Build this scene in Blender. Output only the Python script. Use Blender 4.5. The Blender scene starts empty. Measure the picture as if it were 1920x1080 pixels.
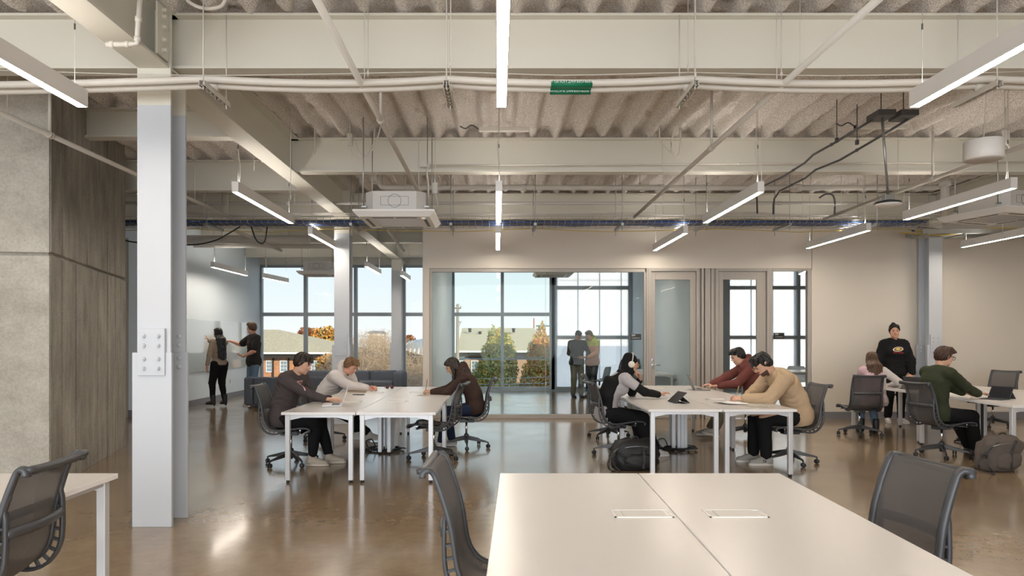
import bpy, bmesh, math, random
import numpy as np
from mathutils import Vector, Matrix
D = bpy.data; C = bpy.context; S = C.scene
random.seed(7); rng = np.random.default_rng(7)
PI = math.pi
# ------------------------------------------------------------------ camera, sky, sun, daylight, exposure
F = 1280.0; HX, HY, EYE = 932.0, 636.0, 1.48
cam = D.cameras.new('camera'); cam.sensor_width = 36; cam.lens = 24
cam.shift_x = 28 / 1920; cam.shift_y = 96 / 1920; cam.clip_end = 2000
co = D.objects.new('camera', cam); S.collection.objects.link(co)
co.location = (0, 0, EYE); co.rotation_euler = (PI / 2, 0, 0); S.camera = co
w = D.worlds.new('sky'); S.world = w; w.use_nodes = True
nt = w.node_tree; nt.nodes.clear()
tc = nt.nodes.new('ShaderNodeTexCoord'); sx = nt.nodes.new('ShaderNodeSeparateXYZ')
rp = nt.nodes.new('ShaderNodeValToRGB'); bg = nt.nodes.new('ShaderNodeBackground'); wo = nt.nodes.new('ShaderNodeOutputWorld')
nt.links.new(tc.outputs['Generated'], sx.inputs[0]); nt.links.new(sx.outputs[2], rp.inputs[0])
cr = rp.color_ramp
cr.elements[0].position = 0.0; cr.elements[0].color = (.93, .93, .92, 1)
cr.elements[1].position = 1.0; cr.elements[1].color = (.34, .56, .86, 1)
e = cr.elements.new(.12); e.color = (.75, .87, .95, 1)
e = cr.elements.new(.35); e.color = (.52, .72, .92, 1)
nt.links.new(rp.outputs[0], bg.inputs[0]); bg.inputs[1].default_value = 1.03
nt.links.new(bg.outputs[0], wo.inputs[0])
def light(name, kind, loc, rot, energy, color, **k):
    l = D.lights.new(name, kind); l.energy = energy; l.color = color
    for a, b in k.items(): setattr(l, a, b)
    o = D.objects.new(name, l); S.collection.objects.link(o); o.location = loc; o.rotation_euler = rot
    return o
sd = Vector((-.6 * math.cos(.35), .8 * math.cos(.35), -math.sin(.35)))
so = light('sun', 'SUN', (0, 0, 30), (0, 0, 0), 4.8, (1, .86, .66), angle=.01)
so.rotation_euler = sd.to_track_quat('-Z', 'Y').to_euler()
# added area lamp standing in for daylight from the tall windows behind the camera
light('window_daylight', 'AREA', (-1.7, -4.9, 2.1), (PI / 2, 0, 0), 760, (.93, .96, 1), shape='RECTANGLE', size=14, size_y=3.6)
S.view_settings.view_transform = 'Standard'; S.view_settings.look = 'None'
S.view_settings.gamma = 1; S.view_settings.exposure = .10; S.view_settings.use_curve_mapping = False
S.cycles.use_denoising = True
S.cycles.max_bounces = 8; S.cycles.transparent_max_bounces = 24; S.cycles.sample_clamp_indirect = 6
S.cycles.caustics_reflective = False; S.cycles.caustics_refractive = False

# ------------------------------------------------------------------ helpers
def at(px, py, Y): return Vector(((px - HX) * Y / F, Y, EYE - (py - HY) * Y / F))
def xat(px, Y): return (px - HX) * Y / F
def zat(py, Y): return EYE - (py - HY) * Y / F
def link(o): S.collection.objects.link(o); return o
def tag(o, label=None, cat=None, group=None, kind=None):
    if label: o['label'] = label
    if cat: o['category'] = cat
    if group: o['group'] = group
    if kind: o['kind'] = kind
    return o
def thing(name, label, cat, loc=(0, 0, 0), rz=0, group=None, kind=None):
    o = link(D.objects.new(name, None)); o.location = loc; o.rotation_euler = (0, 0, rz)
    o.empty_display_size = .1
    return tag(o, label, cat, group, kind)
def copy_tree(o, parent=None):
    c = o.copy(); link(c)
    if parent: c.parent = parent
    for ch in list(o.children): copy_tree(ch, c)
    return c
def lerp(a, b, t): return a + (b - a) * t
class MB:
    def __init__(s): s.v = []; s.f = []; s.m = []; s.s = []
    def add(s, vs, fs, m=0, sm=False):
        b = len(s.v); s.v += [tuple(x) for x in vs]
        for f in fs: s.f.append(tuple(b + i for i in f)); s.m.append(m); s.s.append(sm)
        return s
    def box(s, x0, x1, y0, y1, z0, z1, m=0):
        vs = [(x, y, z) for z in (z0, z1) for y in (y0, y1) for x in (x0, x1)]
        return s.add(vs, [(0, 2, 3, 1), (4, 5, 7, 6), (0, 1, 5, 4), (2, 6, 7, 3), (0, 4, 6, 2), (1, 3, 7, 5)], m)
    def obox(s, c, a, b, n, m=0):       # centre and three half axis vectors
        c, a, b, n = map(Vector, (c, a, b, n))
        vs = [c + i * a + j * b + k * n for k in (-1, 1) for j in (-1, 1) for i in (-1, 1)]
        return s.add(vs, [(0, 2, 3, 1), (4, 5, 7, 6), (0, 1, 5, 4), (2, 6, 7, 3), (0, 4, 6, 2), (1, 3, 7, 5)], m)
    def prism(s, poly, z0, z1, m=0):    # poly in xy
        n = len(poly); vs = [(x, y, z0) for x, y in poly] + [(x, y, z1) for x, y in poly]
        fs = [tuple(range(n))[::-1], tuple(range(n, 2 * n))] + [(i, (i + 1) % n, n + (i + 1) % n, n + i) for i in range(n)]
        return s.add(vs, fs, m)
    def sweep(s, path, prof, up=(0, 0, 1), m=0, sm=False, scales=None, closed=False):   # prof: list of (side, up) offsets
        P = [Vector(p) for p in path]; n = len(P); k = len(prof); vs = []; up = Vector(up)
        for i, p in enumerate(P):
            if closed: t = P[(i + 1) % n] - P[i - 1]
            else: t = P[min(i + 1, n - 1)] - P[max(i - 1, 0)]
            t.normalize(); sd_ = t.cross(up)
            if sd_.length < 1e-4: sd_ = t.cross(Vector((1, .01, 0)))
            sd_.normalize(); u = sd_.cross(t)
            q = scales[i] if scales else 1
            for a, b in prof: vs.append(p + sd_ * a * q + u * b * q)
        fs = []
        for i in range(n if closed else n - 1):
            j = (i + 1) % n
            for a in range(k): fs.append((i * k + a, i * k + (a + 1) % k, j * k + (a + 1) % k, j * k + a))
        if not closed: fs += [tuple(range(k))[::-1], tuple((n - 1) * k + a for a in range(k))]
        return s.add(vs, fs, m, sm)
    def tube(s, path, r, n=8, m=0, rs=None, closed=False):
        P = [Vector(p) for p in path]; t = (P[-1] - P[0])
        up = (0, 0, 1) if abs(t.normalized().z) < .8 else (0, 1, 0)
        prof = [(math.cos(2 * PI * i / n) * r, math.sin(2 * PI * i / n) * r) for i in range(n)]
        return s.sweep(P, prof, up, m, n > 4, rs, closed)
    def lathe(s, c, prof, n=16, axis=(0, 0, 1), m=0):   # prof: (radius, height)
        c = Vector(c); ax = Vector(axis).normalized()
        a = ax.orthogonal().normalized(); b = ax.cross(a); vs = []
        for r, h in prof:
            for i in range(n):
                t = 2 * PI * i / n; vs.append(c + ax * h + (a * math.cos(t) + b * math.sin(t)) * r)
        fs = [(j * n + i, j * n + (i + 1) % n, (j + 1) * n + (i + 1) % n, (j + 1) * n + i) for j in range(len(prof) - 1) for i in range(n)]
        fs += [tuple(range(n))[::-1], tuple((len(prof) - 1) * n + i for i in range(n))]
        return s.add(vs, fs, m, n > 8)
    def mesh(s, name, mats):
        me = D.meshes.new(name); me.from_pydata([tuple(v) for v in s.v], [], s.f)
        for x in (mats if isinstance(mats, (list, tuple)) else [mats]): me.materials.append(x)
        me.polygons.foreach_set('material_index', s.m); me.polygons.foreach_set('use_smooth', s.s)
        me.update(); return me
    def build(s, name, mats, parent=None, bevel=0, kind=None):
        o = link(D.objects.new(name, s.mesh(name, mats)))
        if parent: o.parent = parent
        if bevel:
            b = o.modifiers.new('bevel', 'BEVEL'); b.width = bevel; b.segments = 2; b.limit_method = 'ANGLE'
        if kind: o['kind'] = kind
        return o
def cpath(pts, n=6):    # Catmull-Rom
    P = [Vector(p) for p in pts]; P = [P[0] * 2 - P[1]] + P + [P[-1] * 2 - P[-2]]; out = []
    for i in range(1, len(P) - 2):
        for k in range(n):
            t = k / n; a, b, c, d = P[i - 1:i + 3]
            out.append(.5 * ((2 * b) + (c - a) * t + (2 * a - 5 * b + 4 * c - d) * t * t + (3 * b - a - 3 * c + d) * t ** 3))
    return out + [P[-2]]
def arc(c, r, a0, a1, n=6): return [(c[0] + r * math.cos(lerp(a0, a1, i / n)), c[1] + r * math.sin(lerp(a0, a1, i / n))) for i in range(n + 1)]
def text_mesh(body, size, extr=.001, align='CENTER', res=2):
    cu = D.curves.new('t', 'FONT'); cu.body = body; cu.size = size; cu.extrude = extr; cu.align_x = align; cu.align_y = 'CENTER'
    cu.resolution_u = res
    o = D.objects.new('t', cu); link(o); C.view_layer.update()
    me = D.meshes.new_from_object(o.evaluated_get(C.evaluated_depsgraph_get())); D.objects.remove(o); return me
def text(name, body, size, mat, mtx, parent, extr=.001, align='CENTER'):
    me = text_mesh(body, size, extr, align); me.transform(mtx); me.materials.clear(); me.materials.append(mat)
    o = link(D.objects.new(name, me)); o.parent = parent; return o

# ------------------------------------------------------------------ materials
def mat(name, col, rough=.5, metal=0, spec=.5, bump=0, bscale=60, var=0, vscale=3, trans=0, emit=None, estr=0, coat=0, stretch=None, bdist=.01):
    m = D.materials.new(name); m.use_nodes = True; n = m.node_tree; p = n.nodes['Principled BSDF']
    p.inputs['Base Color'].default_value = (*col, 1); p.inputs['Roughness'].default_value = rough
    p.inputs['Metallic'].default_value = metal; p.inputs['Specular IOR Level'].default_value = spec
    p.inputs['Coat Weight'].default_value = coat
    if emit: p.inputs['Emission Color'].default_value = (*emit, 1); p.inputs['Emission Strength'].default_value = estr
    if bump or var:
        t = n.nodes.new('ShaderNodeTexCoord'); mp = n.nodes.new('ShaderNodeMapping'); n.links.new(t.outputs['Object'], mp.inputs[0])
        if stretch: mp.inputs['Scale'].default_value = stretch
    if bump:
        z = n.nodes.new('ShaderNodeTexNoise'); z.inputs['Scale'].default_value = bscale; z.inputs['Detail'].default_value = 4
        b = n.nodes.new('ShaderNodeBump'); b.inputs['Strength'].default_value = bump; b.inputs['Distance'].default_value = bdist
        n.links.new(mp.outputs[0], z.inputs[0]); n.links.new(z.outputs[0], b.inputs['Height']); n.links.new(b.outputs[0], p.inputs['Normal'])
    if var:
        z = n.nodes.new('ShaderNodeTexNoise'); z.inputs['Scale'].default_value = vscale; z.inputs['Detail'].default_value = 5
        r = n.nodes.new('ShaderNodeValToRGB'); r.color_ramp.elements[0].position = .3; r.color_ramp.elements[1].position = .7
        r.color_ramp.elements[0].color = (*[c * (1 - var) for c in col], 1); r.color_ramp.elements[1].color = (*[min(1, c * (1 + var)) for c in col], 1)
        n.links.new(mp.outputs[0], z.inputs[0]); n.links.new(z.outputs[0], r.inputs[0]); n.links.new(r.outputs[0], p.inputs['Base Color'])
    return m
M = {}
M['paint'] = mat('beam_paint', (.70, .68, .60), .55, bump=.1, bscale=20)
M['white'] = mat('column_white', (.53, .56, .60), .45)
M['wall'] = mat('wall_paint', (.69, .635, .56), .7, bump=.05, bscale=90)
M['wallc'] = mat('wall_white', (.72, .80, .86), .55)
M['frame'] = mat('door_frame_paint', (.40, .37, .33), .4)
M['mull'] = mat('mullion_grey', (.30, .33, .36), .4, .2)
M['pipe'] = mat('pipe_white', (.66, .63, .57), .45)
M['pipe2'] = mat('pipe_cream', (.60, .57, .52), .5)
M['steel'] = mat('galvanised', (.42, .43, .42), .35, .8)
M['dksteel'] = mat('dark_steel', (.10, .10, .10), .45, .5)
M['black'] = mat('black_plastic', (.018, .018, .02), .45)
M['chrome'] = mat('chrome', (.75, .76, .78), .18, 1)
M['top'] = mat('laminate_top', (.655, .63, .60), .27, bump=.01, bscale=300)
M['edge'] = mat('laminate_edge', (.84, .83, .82), .4)
M['leg'] = mat('table_leg_grey', (.62, .63, .65), .35, .3)
M['chair'] = mat('chair_frame', (.055, .058, .064), .38)
M['base'] = mat('chair_base', (.05, .052, .056), .35, .4)
M['lampw'] = mat('lamp_housing', (.80, .78, .75), .4)
M['sofa'] = mat('sofa_fabric', (.11, .125, .155), .85, bump=.3, bscale=400)
M['blue'] = mat('blue_cable', (.03, .09, .30), .5)
M['yellow'] = mat('yellow_cable', (.62, .45, .08), .5)
M['basebd'] = mat('baseboard_grey', (.20, .20, .22), .5)
M['green'] = mat('label_green', (.0, .17, .08), .5)
M['lettering'] = mat('white_lettering', (.85, .87, .85), .5)
M['grey'] = mat('light_grey_plastic', (.62, .60, .57), .5)
M['sign'] = mat('sign_black', (.012, .012, .013), .35)
def glass_mat(name, tint, ior=1.45, extra=.0):
    m = D.materials.new(name); m.use_nodes = True; n = m.node_tree; n.nodes.clear()
    o = n.nodes.new('ShaderNodeOutputMaterial'); t = n.nodes.new('ShaderNodeBsdfTransparent'); g = n.nodes.new('ShaderNodeBsdfGlossy')
    x = n.nodes.new('ShaderNodeMixShader'); f = n.nodes.new('ShaderNodeFresnel'); f.inputs[0].default_value = ior
    t.inputs[0].default_value = (*tint, 1); g.inputs['Roughness'].default_value = 0; g.inputs[0].default_value = (.95, 1, .98, 1)
    a = n.nodes.new('ShaderNodeMath'); a.operation = 'ADD'; a.inputs[1].default_value = extra; n.links.new(f.outputs[0], a.inputs[0])
    n.links.new(a.outputs[0], x.inputs[0]); n.links.new(t.outputs[0], x.inputs[1]); n.links.new(g.outputs[0], x.inputs[2]); n.links.new(x.outputs[0], o.inputs[0])
    return m
M['glass'] = glass_mat('clear_glass', (.97, .99, .985), 1.13)
M['pglass'] = glass_mat('partition_glass', (.96, .985, .97), 1.17)
def frosted():
    m = D.materials.new('translucent_panel'); m.use_nodes = True; n = m.node_tree; n.nodes.clear()
    o = n.nodes.new('ShaderNodeOutputMaterial'); t = n.nodes.new('ShaderNodeBsdfTransparent'); g = n.nodes.new('ShaderNodeBsdfTranslucent')
    x = n.nodes.new('ShaderNodeMixShader'); x.inputs[0].default_value = .35
    t.inputs[0].default_value = (.99, .985, 1, 1); g.inputs[0].default_value = (.93, .94, .98, 1)
    n.links.new(t.outputs[0], x.inputs[1]); n.links.new(g.outputs[0], x.inputs[2]); n.links.new(x.outputs[0], o.inputs[0]); return m
M['frost'] = frosted()
def mesh_fabric():
    m = D.materials.new('chair_mesh'); m.use_nodes = True; n = m.node_tree; p = n.nodes['Principled BSDF']; o = n.nodes['Material Output']
    p.inputs['Base Color'].default_value = (.11, .105, .105, 1); p.inputs['Roughness'].default_value = .6
    t = n.nodes.new('ShaderNodeBsdfTransparent'); x = n.nodes.new('ShaderNodeMixShader'); x.inputs[0].default_value = .33
    n.links.new(p.outputs[0], x.inputs[1]); n.links.new(t.outputs[0], x.inputs[2]); n.links.new(x.outputs[0], o.inputs[0]); return m
M['mesh'] = mesh_fabric()
def emis(name, col, st):
    m = D.materials.new(name); m.use_nodes = True; n = m.node_tree; n.nodes.clear()
    o = n.nodes.new('ShaderNodeOutputMaterial'); g = n.nodes.new('ShaderNodeEmission'); g.inputs[0].default_value = (*col, 1); g.inputs[1].default_value = st
    n.links.new(g.outputs[0], o.inputs[0]); return m
M['led'] = emis('lamp_diffuser_lit', (1, .88, .75), 62)
M['led_up'] = emis('lamp_uplight_lit', (1, .92, .84), 19)  # added glow for the lamp tops, so the ceiling is not too dark
def floor_mat():
    m = D.materials.new('polished_concrete'); m.use_nodes = True; n = m.node_tree; L = n.links.new; p = n.nodes['Principled BSDF']
    t = n.nodes.new('ShaderNodeTexCoord')
    def noise(sc, det, ro=.6):
        z = n.nodes.new('ShaderNodeTexNoise'); z.inputs['Scale'].default_value = sc; z.inputs['Detail'].default_value = det; z.inputs['Roughness'].default_value = ro
        L(t.outputs['Object'], z.inputs[0]); return z
    a = noise(.55, 8, .65); b = noise(9, 6, .7); c = noise(1.6, 2)
    r = n.nodes.new('ShaderNodeValToRGB'); e = r.color_ramp.elements
    e[0].position = .32; e[0].color = (.17, .118, .068, 1); e[1].position = .7; e[1].color = (.345, .25, .152, 1)
    mx = n.nodes.new('ShaderNodeMix'); mx.data_type = 'FLOAT'; mx.inputs[0].default_value = .35
    L(a.outputs[0], mx.inputs[2]); L(b.outputs[0], mx.inputs[3]); L(mx.outputs[0], r.inputs[0]); L(r.outputs[0], p.inputs['Base Color'])
    mr = n.nodes.new('ShaderNodeMapRange'); mr.inputs[1].default_value = .3; mr.inputs[2].default_value = .7; mr.inputs[3].default_value = .17; mr.inputs[4].default_value = .25
    L(c.outputs[0], mr.inputs[0]); L(mr.outputs[0], p.inputs['Roughness'])
    bp = n.nodes.new('ShaderNodeBump'); bp.inputs['Strength'].default_value = .035; bp.inputs['Distance'].default_value = .01
    d = noise(14, 3); L(d.outputs[0], bp.inputs['Height']); L(bp.outputs[0], p.inputs['Normal'])
    p.inputs['Specular IOR Level'].default_value = .6; p.inputs['Coat Weight'].default_value = .4; p.inputs['Coat Roughness'].default_value = .10
    return m
M['floor'] = floor_mat()
def concrete(name, c0, c1, stripes):
    m = D.materials.new(name); m.use_nodes = True; n = m.node_tree; L = n.links.new; p = n.nodes['Principled BSDF']
    t = n.nodes.new('ShaderNodeTexCoord'); mp = n.nodes.new('ShaderNodeMapping'); L(t.outputs['Object'], mp.inputs[0])
    mp.inputs['Scale'].default_value = (1, 1, .22) if stripes else (1, 1, 1.6)
    z = n.nodes.new('ShaderNodeTexNoise'); z.inputs['Scale'].default_value = 7 if stripes else 2.2; z.inputs['Detail'].default_value = 9; z.inputs['Roughness'].default_value = .68
    y = n.nodes.new('ShaderNodeTexNoise'); y.inputs['Scale'].default_value = 1.1; y.inputs['Detail'].default_value = 5; L(t.outputs['Object'], y.inputs[0])
    L(mp.outputs[0], z.inputs[0]); mx = n.nodes.new('ShaderNodeMix'); mx.data_type = 'FLOAT'; mx.inputs[0].default_value = .4
    L(z.outputs[0], mx.inputs[2]); L(y.outputs[0], mx.inputs[3])
    r = n.nodes.new('ShaderNodeValToRGB'); e = r.color_ramp.elements; e[0].position = .36; e[0].color = (*c0, 1); e[1].position = .64; e[1].color = (*c1, 1)
    L(mx.outputs[0], r.inputs[0]); p.inputs['Roughness'].default_value = .7
    f_ = n.nodes.new('ShaderNodeTexNoise'); f_.inputs['Scale'].default_value = 38; f_.inputs['Detail'].default_value = 8; f_.inputs['Roughness'].default_value = .75; L(t.outputs['Object'], f_.inputs[0])
    fr = n.nodes.new('ShaderNodeMapRange'); fr.inputs[1].default_value = .33; fr.inputs[2].default_value = .60; fr.inputs[3].default_value = .80; fr.inputs[4].default_value = 1.06; L(f_.outputs[0], fr.inputs[0])
    vo = n.nodes.new('ShaderNodeTexVoronoi'); vo.inputs['Scale'].default_value = 9; L(mp.outputs[0], vo.inputs[0])
    vr = n.nodes.new('ShaderNodeMapRange'); vr.inputs[1].default_value = .03; vr.inputs[2].default_value = .07; vr.inputs[3].default_value = .6; vr.inputs[4].default_value = 1; L(vo.outputs[0], vr.inputs[0])
    ml = n.nodes.new('ShaderNodeMath'); ml.operation = 'MULTIPLY'; L(fr.outputs[0], ml.inputs[0]); L(vr.outputs[0], ml.inputs[1])
    vm = n.nodes.new('ShaderNodeVectorMath'); vm.operation = 'SCALE'; L(r.outputs[0], vm.inputs[0]); L(ml.outputs[0], vm.inputs['Scale']); L(vm.outputs[0], p.inputs['Base Color'])
    v = n.nodes.new('ShaderNodeTexNoise'); v.inputs['Scale'].default_value = 30; v.inputs['Detail'].default_value = 6; L(t.outputs['Object'], v.inputs[0])
    b = n.nodes.new('ShaderNodeBump'); b.inputs['Strength'].default_value = .35; b.inputs['Distance'].default_value = .01; L(v.outputs[0], b.inputs['Height']); L(b.outputs[0], p.inputs['Normal'])
    return m
M['conc'] = concrete('smooth_concrete', (.34, .315, .265), (.56, .53, .46), False)
M['conc2'] = concrete('board_formed_concrete', (.17, .155, .13), (.40, .375, .325), True)
def spray():
    m = D.materials.new('sprayed_insulation'); m.use_nodes = True; n = m.node_tree; L = n.links.new; p = n.nodes['Principled BSDF']
    t = n.nodes.new('ShaderNodeTexCoord'); z = n.nodes.new('ShaderNodeTexNoise'); z.inputs['Scale'].default_value = 80; z.inputs['Detail'].default_value = 8; L(t.outputs['Object'], z.inputs[0])
    r = n.nodes.new('ShaderNodeValToRGB'); e = r.color_ramp.elements; e[0].position = .36; e[0].color = (.50, .455, .42, 1); e[1].position = .62; e[1].color = (.86, .82, .77, 1)
    L(z.outputs[0], r.inputs[0]); L(r.outputs[0], p.inputs['Base Color']); p.inputs['Roughness'].default_value = 1; p.inputs['Specular IOR Level'].default_value = .1
    b = n.nodes.new('ShaderNodeBump'); b.inputs['Strength'].default_value = .6; b.inputs['Distance'].default_value = .015; L(z.outputs[0], b.inputs['Height']); L(b.outputs[0], p.inputs['Normal'])
    return m
M['spray'] = spray()
# ------------------------------------------------------------------ room shell
def noise2(X, Y, sc, seed):
    r = np.random.default_rng(seed); G = r.random((256, 256)); x = X * sc + 77.3; y = Y * sc + 31.7
    i = np.floor(x).astype(int); j = np.floor(y).astype(int); fx = x - i; fy = y - j; fx = fx * fx * (3 - 2 * fx); fy = fy * fy * (3 - 2 * fy)
    g = lambda a, b: G[a % 256, b % 256]
    return (g(i, j) * (1 - fx) + g(i + 1, j) * fx) * (1 - fy) + (g(i, j + 1) * (1 - fx) + g(i + 1, j + 1) * fx) * fy
ZD = 4.12; YW = 19.5; YP = 12.7
def struct(name, mb, mats, **k): return mb.build(name, mats, kind='structure', **k)
struct('floor', MB().box(-9.6, 10.6, -5.1, 19.7, -.2, 0), M['floor'])
def deck(xs, ys):
    X, Y = np.meshgrid(xs, ys); u = ((X + .0) / .305) % 1.0
    rib = np.clip((np.abs(u - .5) - .06) / .26, 0, 1); rib = rib * rib * (3 - 2 * rib)
    Z = ZD + .045 + .115 * (rib - .5) + .05 * (noise2(X, Y, 3.1, 1) - .5) + .030 * (noise2(X, Y, 9, 2) - .5) + .016 * (noise2(X, Y, 20, 3) - .5)
    # torn pockets where the spray stopped short
    hole = (noise2(X, Y, 4.3, 5) > .86) & (noise2(X, Y, 9, 6) > .5) & (rib > .6)
    Z = Z + hole * .05
    ny, nx = X.shape; v = np.stack([X, Y, Z], -1).reshape(-1, 3)
    a = (np.arange(ny - 1)[:, None] * nx + np.arange(nx - 1)[None]).ravel()
    return v, np.stack([a, a + nx, a + nx + 1, a + 1], -1)
def np_mesh(name, v, f, mats, smooth=True, midx=None):
    me = D.meshes.new(name); k = f.shape[1]
    me.vertices.add(len(v)); me.vertices.foreach_set('co', np.ascontiguousarray(v, dtype=np.float32).ravel())
    me.loops.add(f.size); me.loops.foreach_set('vertex_index', f.ravel().astype(np.int32))
    me.polygons.add(len(f)); me.polygons.foreach_set('loop_start', np.arange(0, f.size, k, dtype=np.int32))
    me.polygons.foreach_set('loop_total', np.full(len(f), k, dtype=np.int32))
    me.polygons.foreach_set('use_smooth', np.full(len(f), smooth))
    for x in (mats if isinstance(mats, (list, tuple)) else [mats]): me.materials.append(x)
    if midx is not None: me.polygons.foreach_set('material_index', midx.astype(np.int32))
    me.update(calc_edges=True); return me
v1, f1 = deck(np.arange(-8.6, 10.6, .028), np.arange(4.6, 12.9, .03))
v2, f2 = deck(np.arange(-9.6, 10.7, .1), np.arange(-5.1, 4.75, .15))
v3, f3 = deck(np.arange(-9.6, 10.7, .07), np.arange(12.85, 19.7, .08))
vv = np.concatenate([v1, v2, v3]); ff = np.concatenate([f1, f2 + len(v1), f3 + len(v1) + len(v2)])
ceil = link(D.objects.new('ceiling', np_mesh('ceiling', vv, ff, M['spray']))); ceil['kind'] = 'structure'
struct('roof_slab', MB().box(-9.7, 10.7, -5.2, 19.8, 4.32, 4.5), M['paint'])
# outer walls
struct('wall_right', MB().box(10.4, 10.6, -5.1, 19.7, 0, 4.35), M['wall'])
struct('wall_far_left', MB().box(-9.6, -9.4, -5.1, 13.2, 0, 4.35), M['wallc'])
struct('wall_rear', MB().box(5.55, 10.5, -5.2, -5, 0, 4.35).box(-9.5, 5.55, -5.2, -5, 4.06, 4.35).box(-9.5, 5.55, -5.2, -5, 0, .1), M['wallc'])
rw = MB()
for i in range(8): x = -9.4 + i * 2.1; rw.box(x - .03, x + .03, -5.15, -5.02, .1, 4.06)
struct('window_3', rw, M['mull'])
# left wall with whiteboard, its return
XL = -6.75
struct('wall_left', MB().box(XL - .15, XL, 13, 19.6, 0, 4.35).box(-9.5, XL - .15, 13, 13.15, 0, 4.35), M['wallc'])
struct('baseboard_left', MB().box(XL, XL + .02, 13.0, 19.45, 0, .13).box(-9.4, XL, 12.98, 13, 0, .13), M['basebd'])
struct('trim_1', MB().box(-7.15, -7.02, 12.96, 13.0, 0, 3.4), M['frame'])
# front partition wall: header, left jamb, right solid stretch
P = lambda px: xat(px, YP)
hz = zat(503, YP)
struct('wall_back', MB().box(P(793), P(1522), YP, YP + .14, hz, 4.35).box(P(793), P(805), YP, YP + .14, 0, hz)
       .box(P(1522), 10.45, YP, YP + .14, 0, 4.35), M['wall'], bevel=.004)
struct('trim_2', MB().box(P(1521), P(1523), YP - .004, YP, hz - .03, 4.3), M['frame'])
struct('baseboard_back', MB().box(P(1523), 10.4, YP - .015, YP, 0, .13), M['basebd'])
# glass rooms behind it
X1, X2 = -1.28, 3.85
struct('wall_room_left', MB().box(X1 - .12, X1, YP + .14, YW, 0, 4.35), M['wallc'])
struct('wall_room_middle', MB().box(X2, X2 + .12, YP + .14, YW, 0, 4.35), M['wallc'])
# glazed front: fixed pane
g = thing('window_4', 'large fixed glass pane of the meeting room in a grey frame', 'window', kind='structure')
MB().box(P(805), P(1210), YP + .02, YP + .11, hz - .07, hz).box(P(805), P(1210), YP + .02, YP + .11, 0, .075)\
    .box(P(805), P(810), YP + .02, YP + .11, .075, hz - .07).box(P(1208), P(1212), YP + .02, YP + .11, .075, hz - .07).build('window_frame', M['frame'], g, .004)
MB().box(P(810), P(1208), YP + .058, YP + .066, .075, hz - .07).build('pane', M['pglass'], g)
MB().box(P(1023), P(1023) + .006, YP + .054, YP + .07, .075, hz - .07).build('glass_joint', M['grey'], g)
def door(n, a, b, ga, gb, label, hinge):
    g = thing('door_%d' % n, label, 'door', kind='structure')
    zt = zat(524, YP)
    MB().box(P(a), P(a) + .05, YP - .01, YP + .13, 0, hz).box(P(b) - .05, P(b), YP - .01, YP + .13, 0, hz).box(P(a) + .05, P(b) - .05, YP - .01, YP + .13, hz - .055, hz).build('door_frame', M['frame'], g, .004)
    l0, l1 = P(a) + .055, P(b) - .055
    MB().box(l0, P(ga), YP + .03, YP + .075, .01, hz - .06).box(P(gb), l1, YP + .03, YP + .075, .01, hz - .06)\
        .box(P(ga), P(gb), YP + .03, YP + .075, zt, hz - .06).box(P(ga), P(gb), YP + .03, YP + .075, .01, .27).build('door_leaf', M['frame'], g, .003)
    MB().box(P(ga), P(gb), YP + .05, YP + .057, .27, zt).build('pane', M['pglass'], g)
    hx = P(ga) - .05 if hinge else P(gb) + .05
    h = MB().box(hx - .028, hx + .028, YP + .022, YP + .03, .93, 1.14).lathe((hx, YP + .03, 1.0), [(.012, 0), (.012, .06)], 10, (0, -1, 0))
    h.tube([(hx, YP - .025, 1.0), (hx + (.13 if hinge else -.13), YP - .025, 1.0)], .010, 8).lathe((hx, YP + .03, 1.09), [(.018, 0), (.018, .02)], 12, (0, -1, 0))
    h.build('door_handle', M['chrome'], g)
door(1, 1216, 1311, 1229, 1295, 'first glazed meeting room door with lever handle', True)
door(2, 1342, 1443, 1357, 1420, 'second glazed meeting room door right of the posts', False)
t = MB()
for a, b, y in ((1212, 1216, 0), (1311, 1314, .02), (1315.5, 1320, 0), (1322, 1332, -.01), (1333.5, 1339, 0), (1340, 1342, .02)):
    t.box(P(a), P(b), YP + y, YP + .12, 0, hz)
struct('trim_3', t.box(P(1311), P(1342), YP + .07, YP + .11, 0, hz), M['frame'], bevel=.003)
g = thing('window_5', 'narrow glass sidelight right of the second meeting room door', 'window', kind='structure')
MB().box(P(1443), P(1449), YP + .01, YP + .11, 0, hz).box(P(1515), P(1522), YP + .01, YP + .11, 0, hz).box(P(1449), P(1515), YP + .01, YP + .11, hz - .05, hz)\
    .box(P(1449), P(1515), YP + .01, YP + .11, 0, .1).build('window_frame', M['frame'], g, .004)
MB().box(P(1449), P(1515), YP + .05, YP + .057, .1, hz - .05).build('pane', M['pglass'], g)
def sign(px, py, num, label):
    c = at(px, py, YP + .03); g = thing('room_sign', label, 'sign', c)
    MB().box(-.10, .10, -.006, .006, -.055, .055).build('plate', M['sign'], g, .002)
    R = Matrix.Rotation(PI / 2, 4, 'X')
    text('lettering', num, .048, M['lettering'], Matrix.Translation((-.045, -.0065, .027)) @ R, g)
    text('lettering', 'CONFERENCE', .024, M['grey'], Matrix.Translation((0, -.0065, -.024)) @ R, g)
sign(1192, 631.5, '204', 'small black plaque reading 204 on the wide meeting room pane')
sign(1460.5, 629.5, '206', 'small black plaque reading 206 on the narrow sidelight pane')
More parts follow.
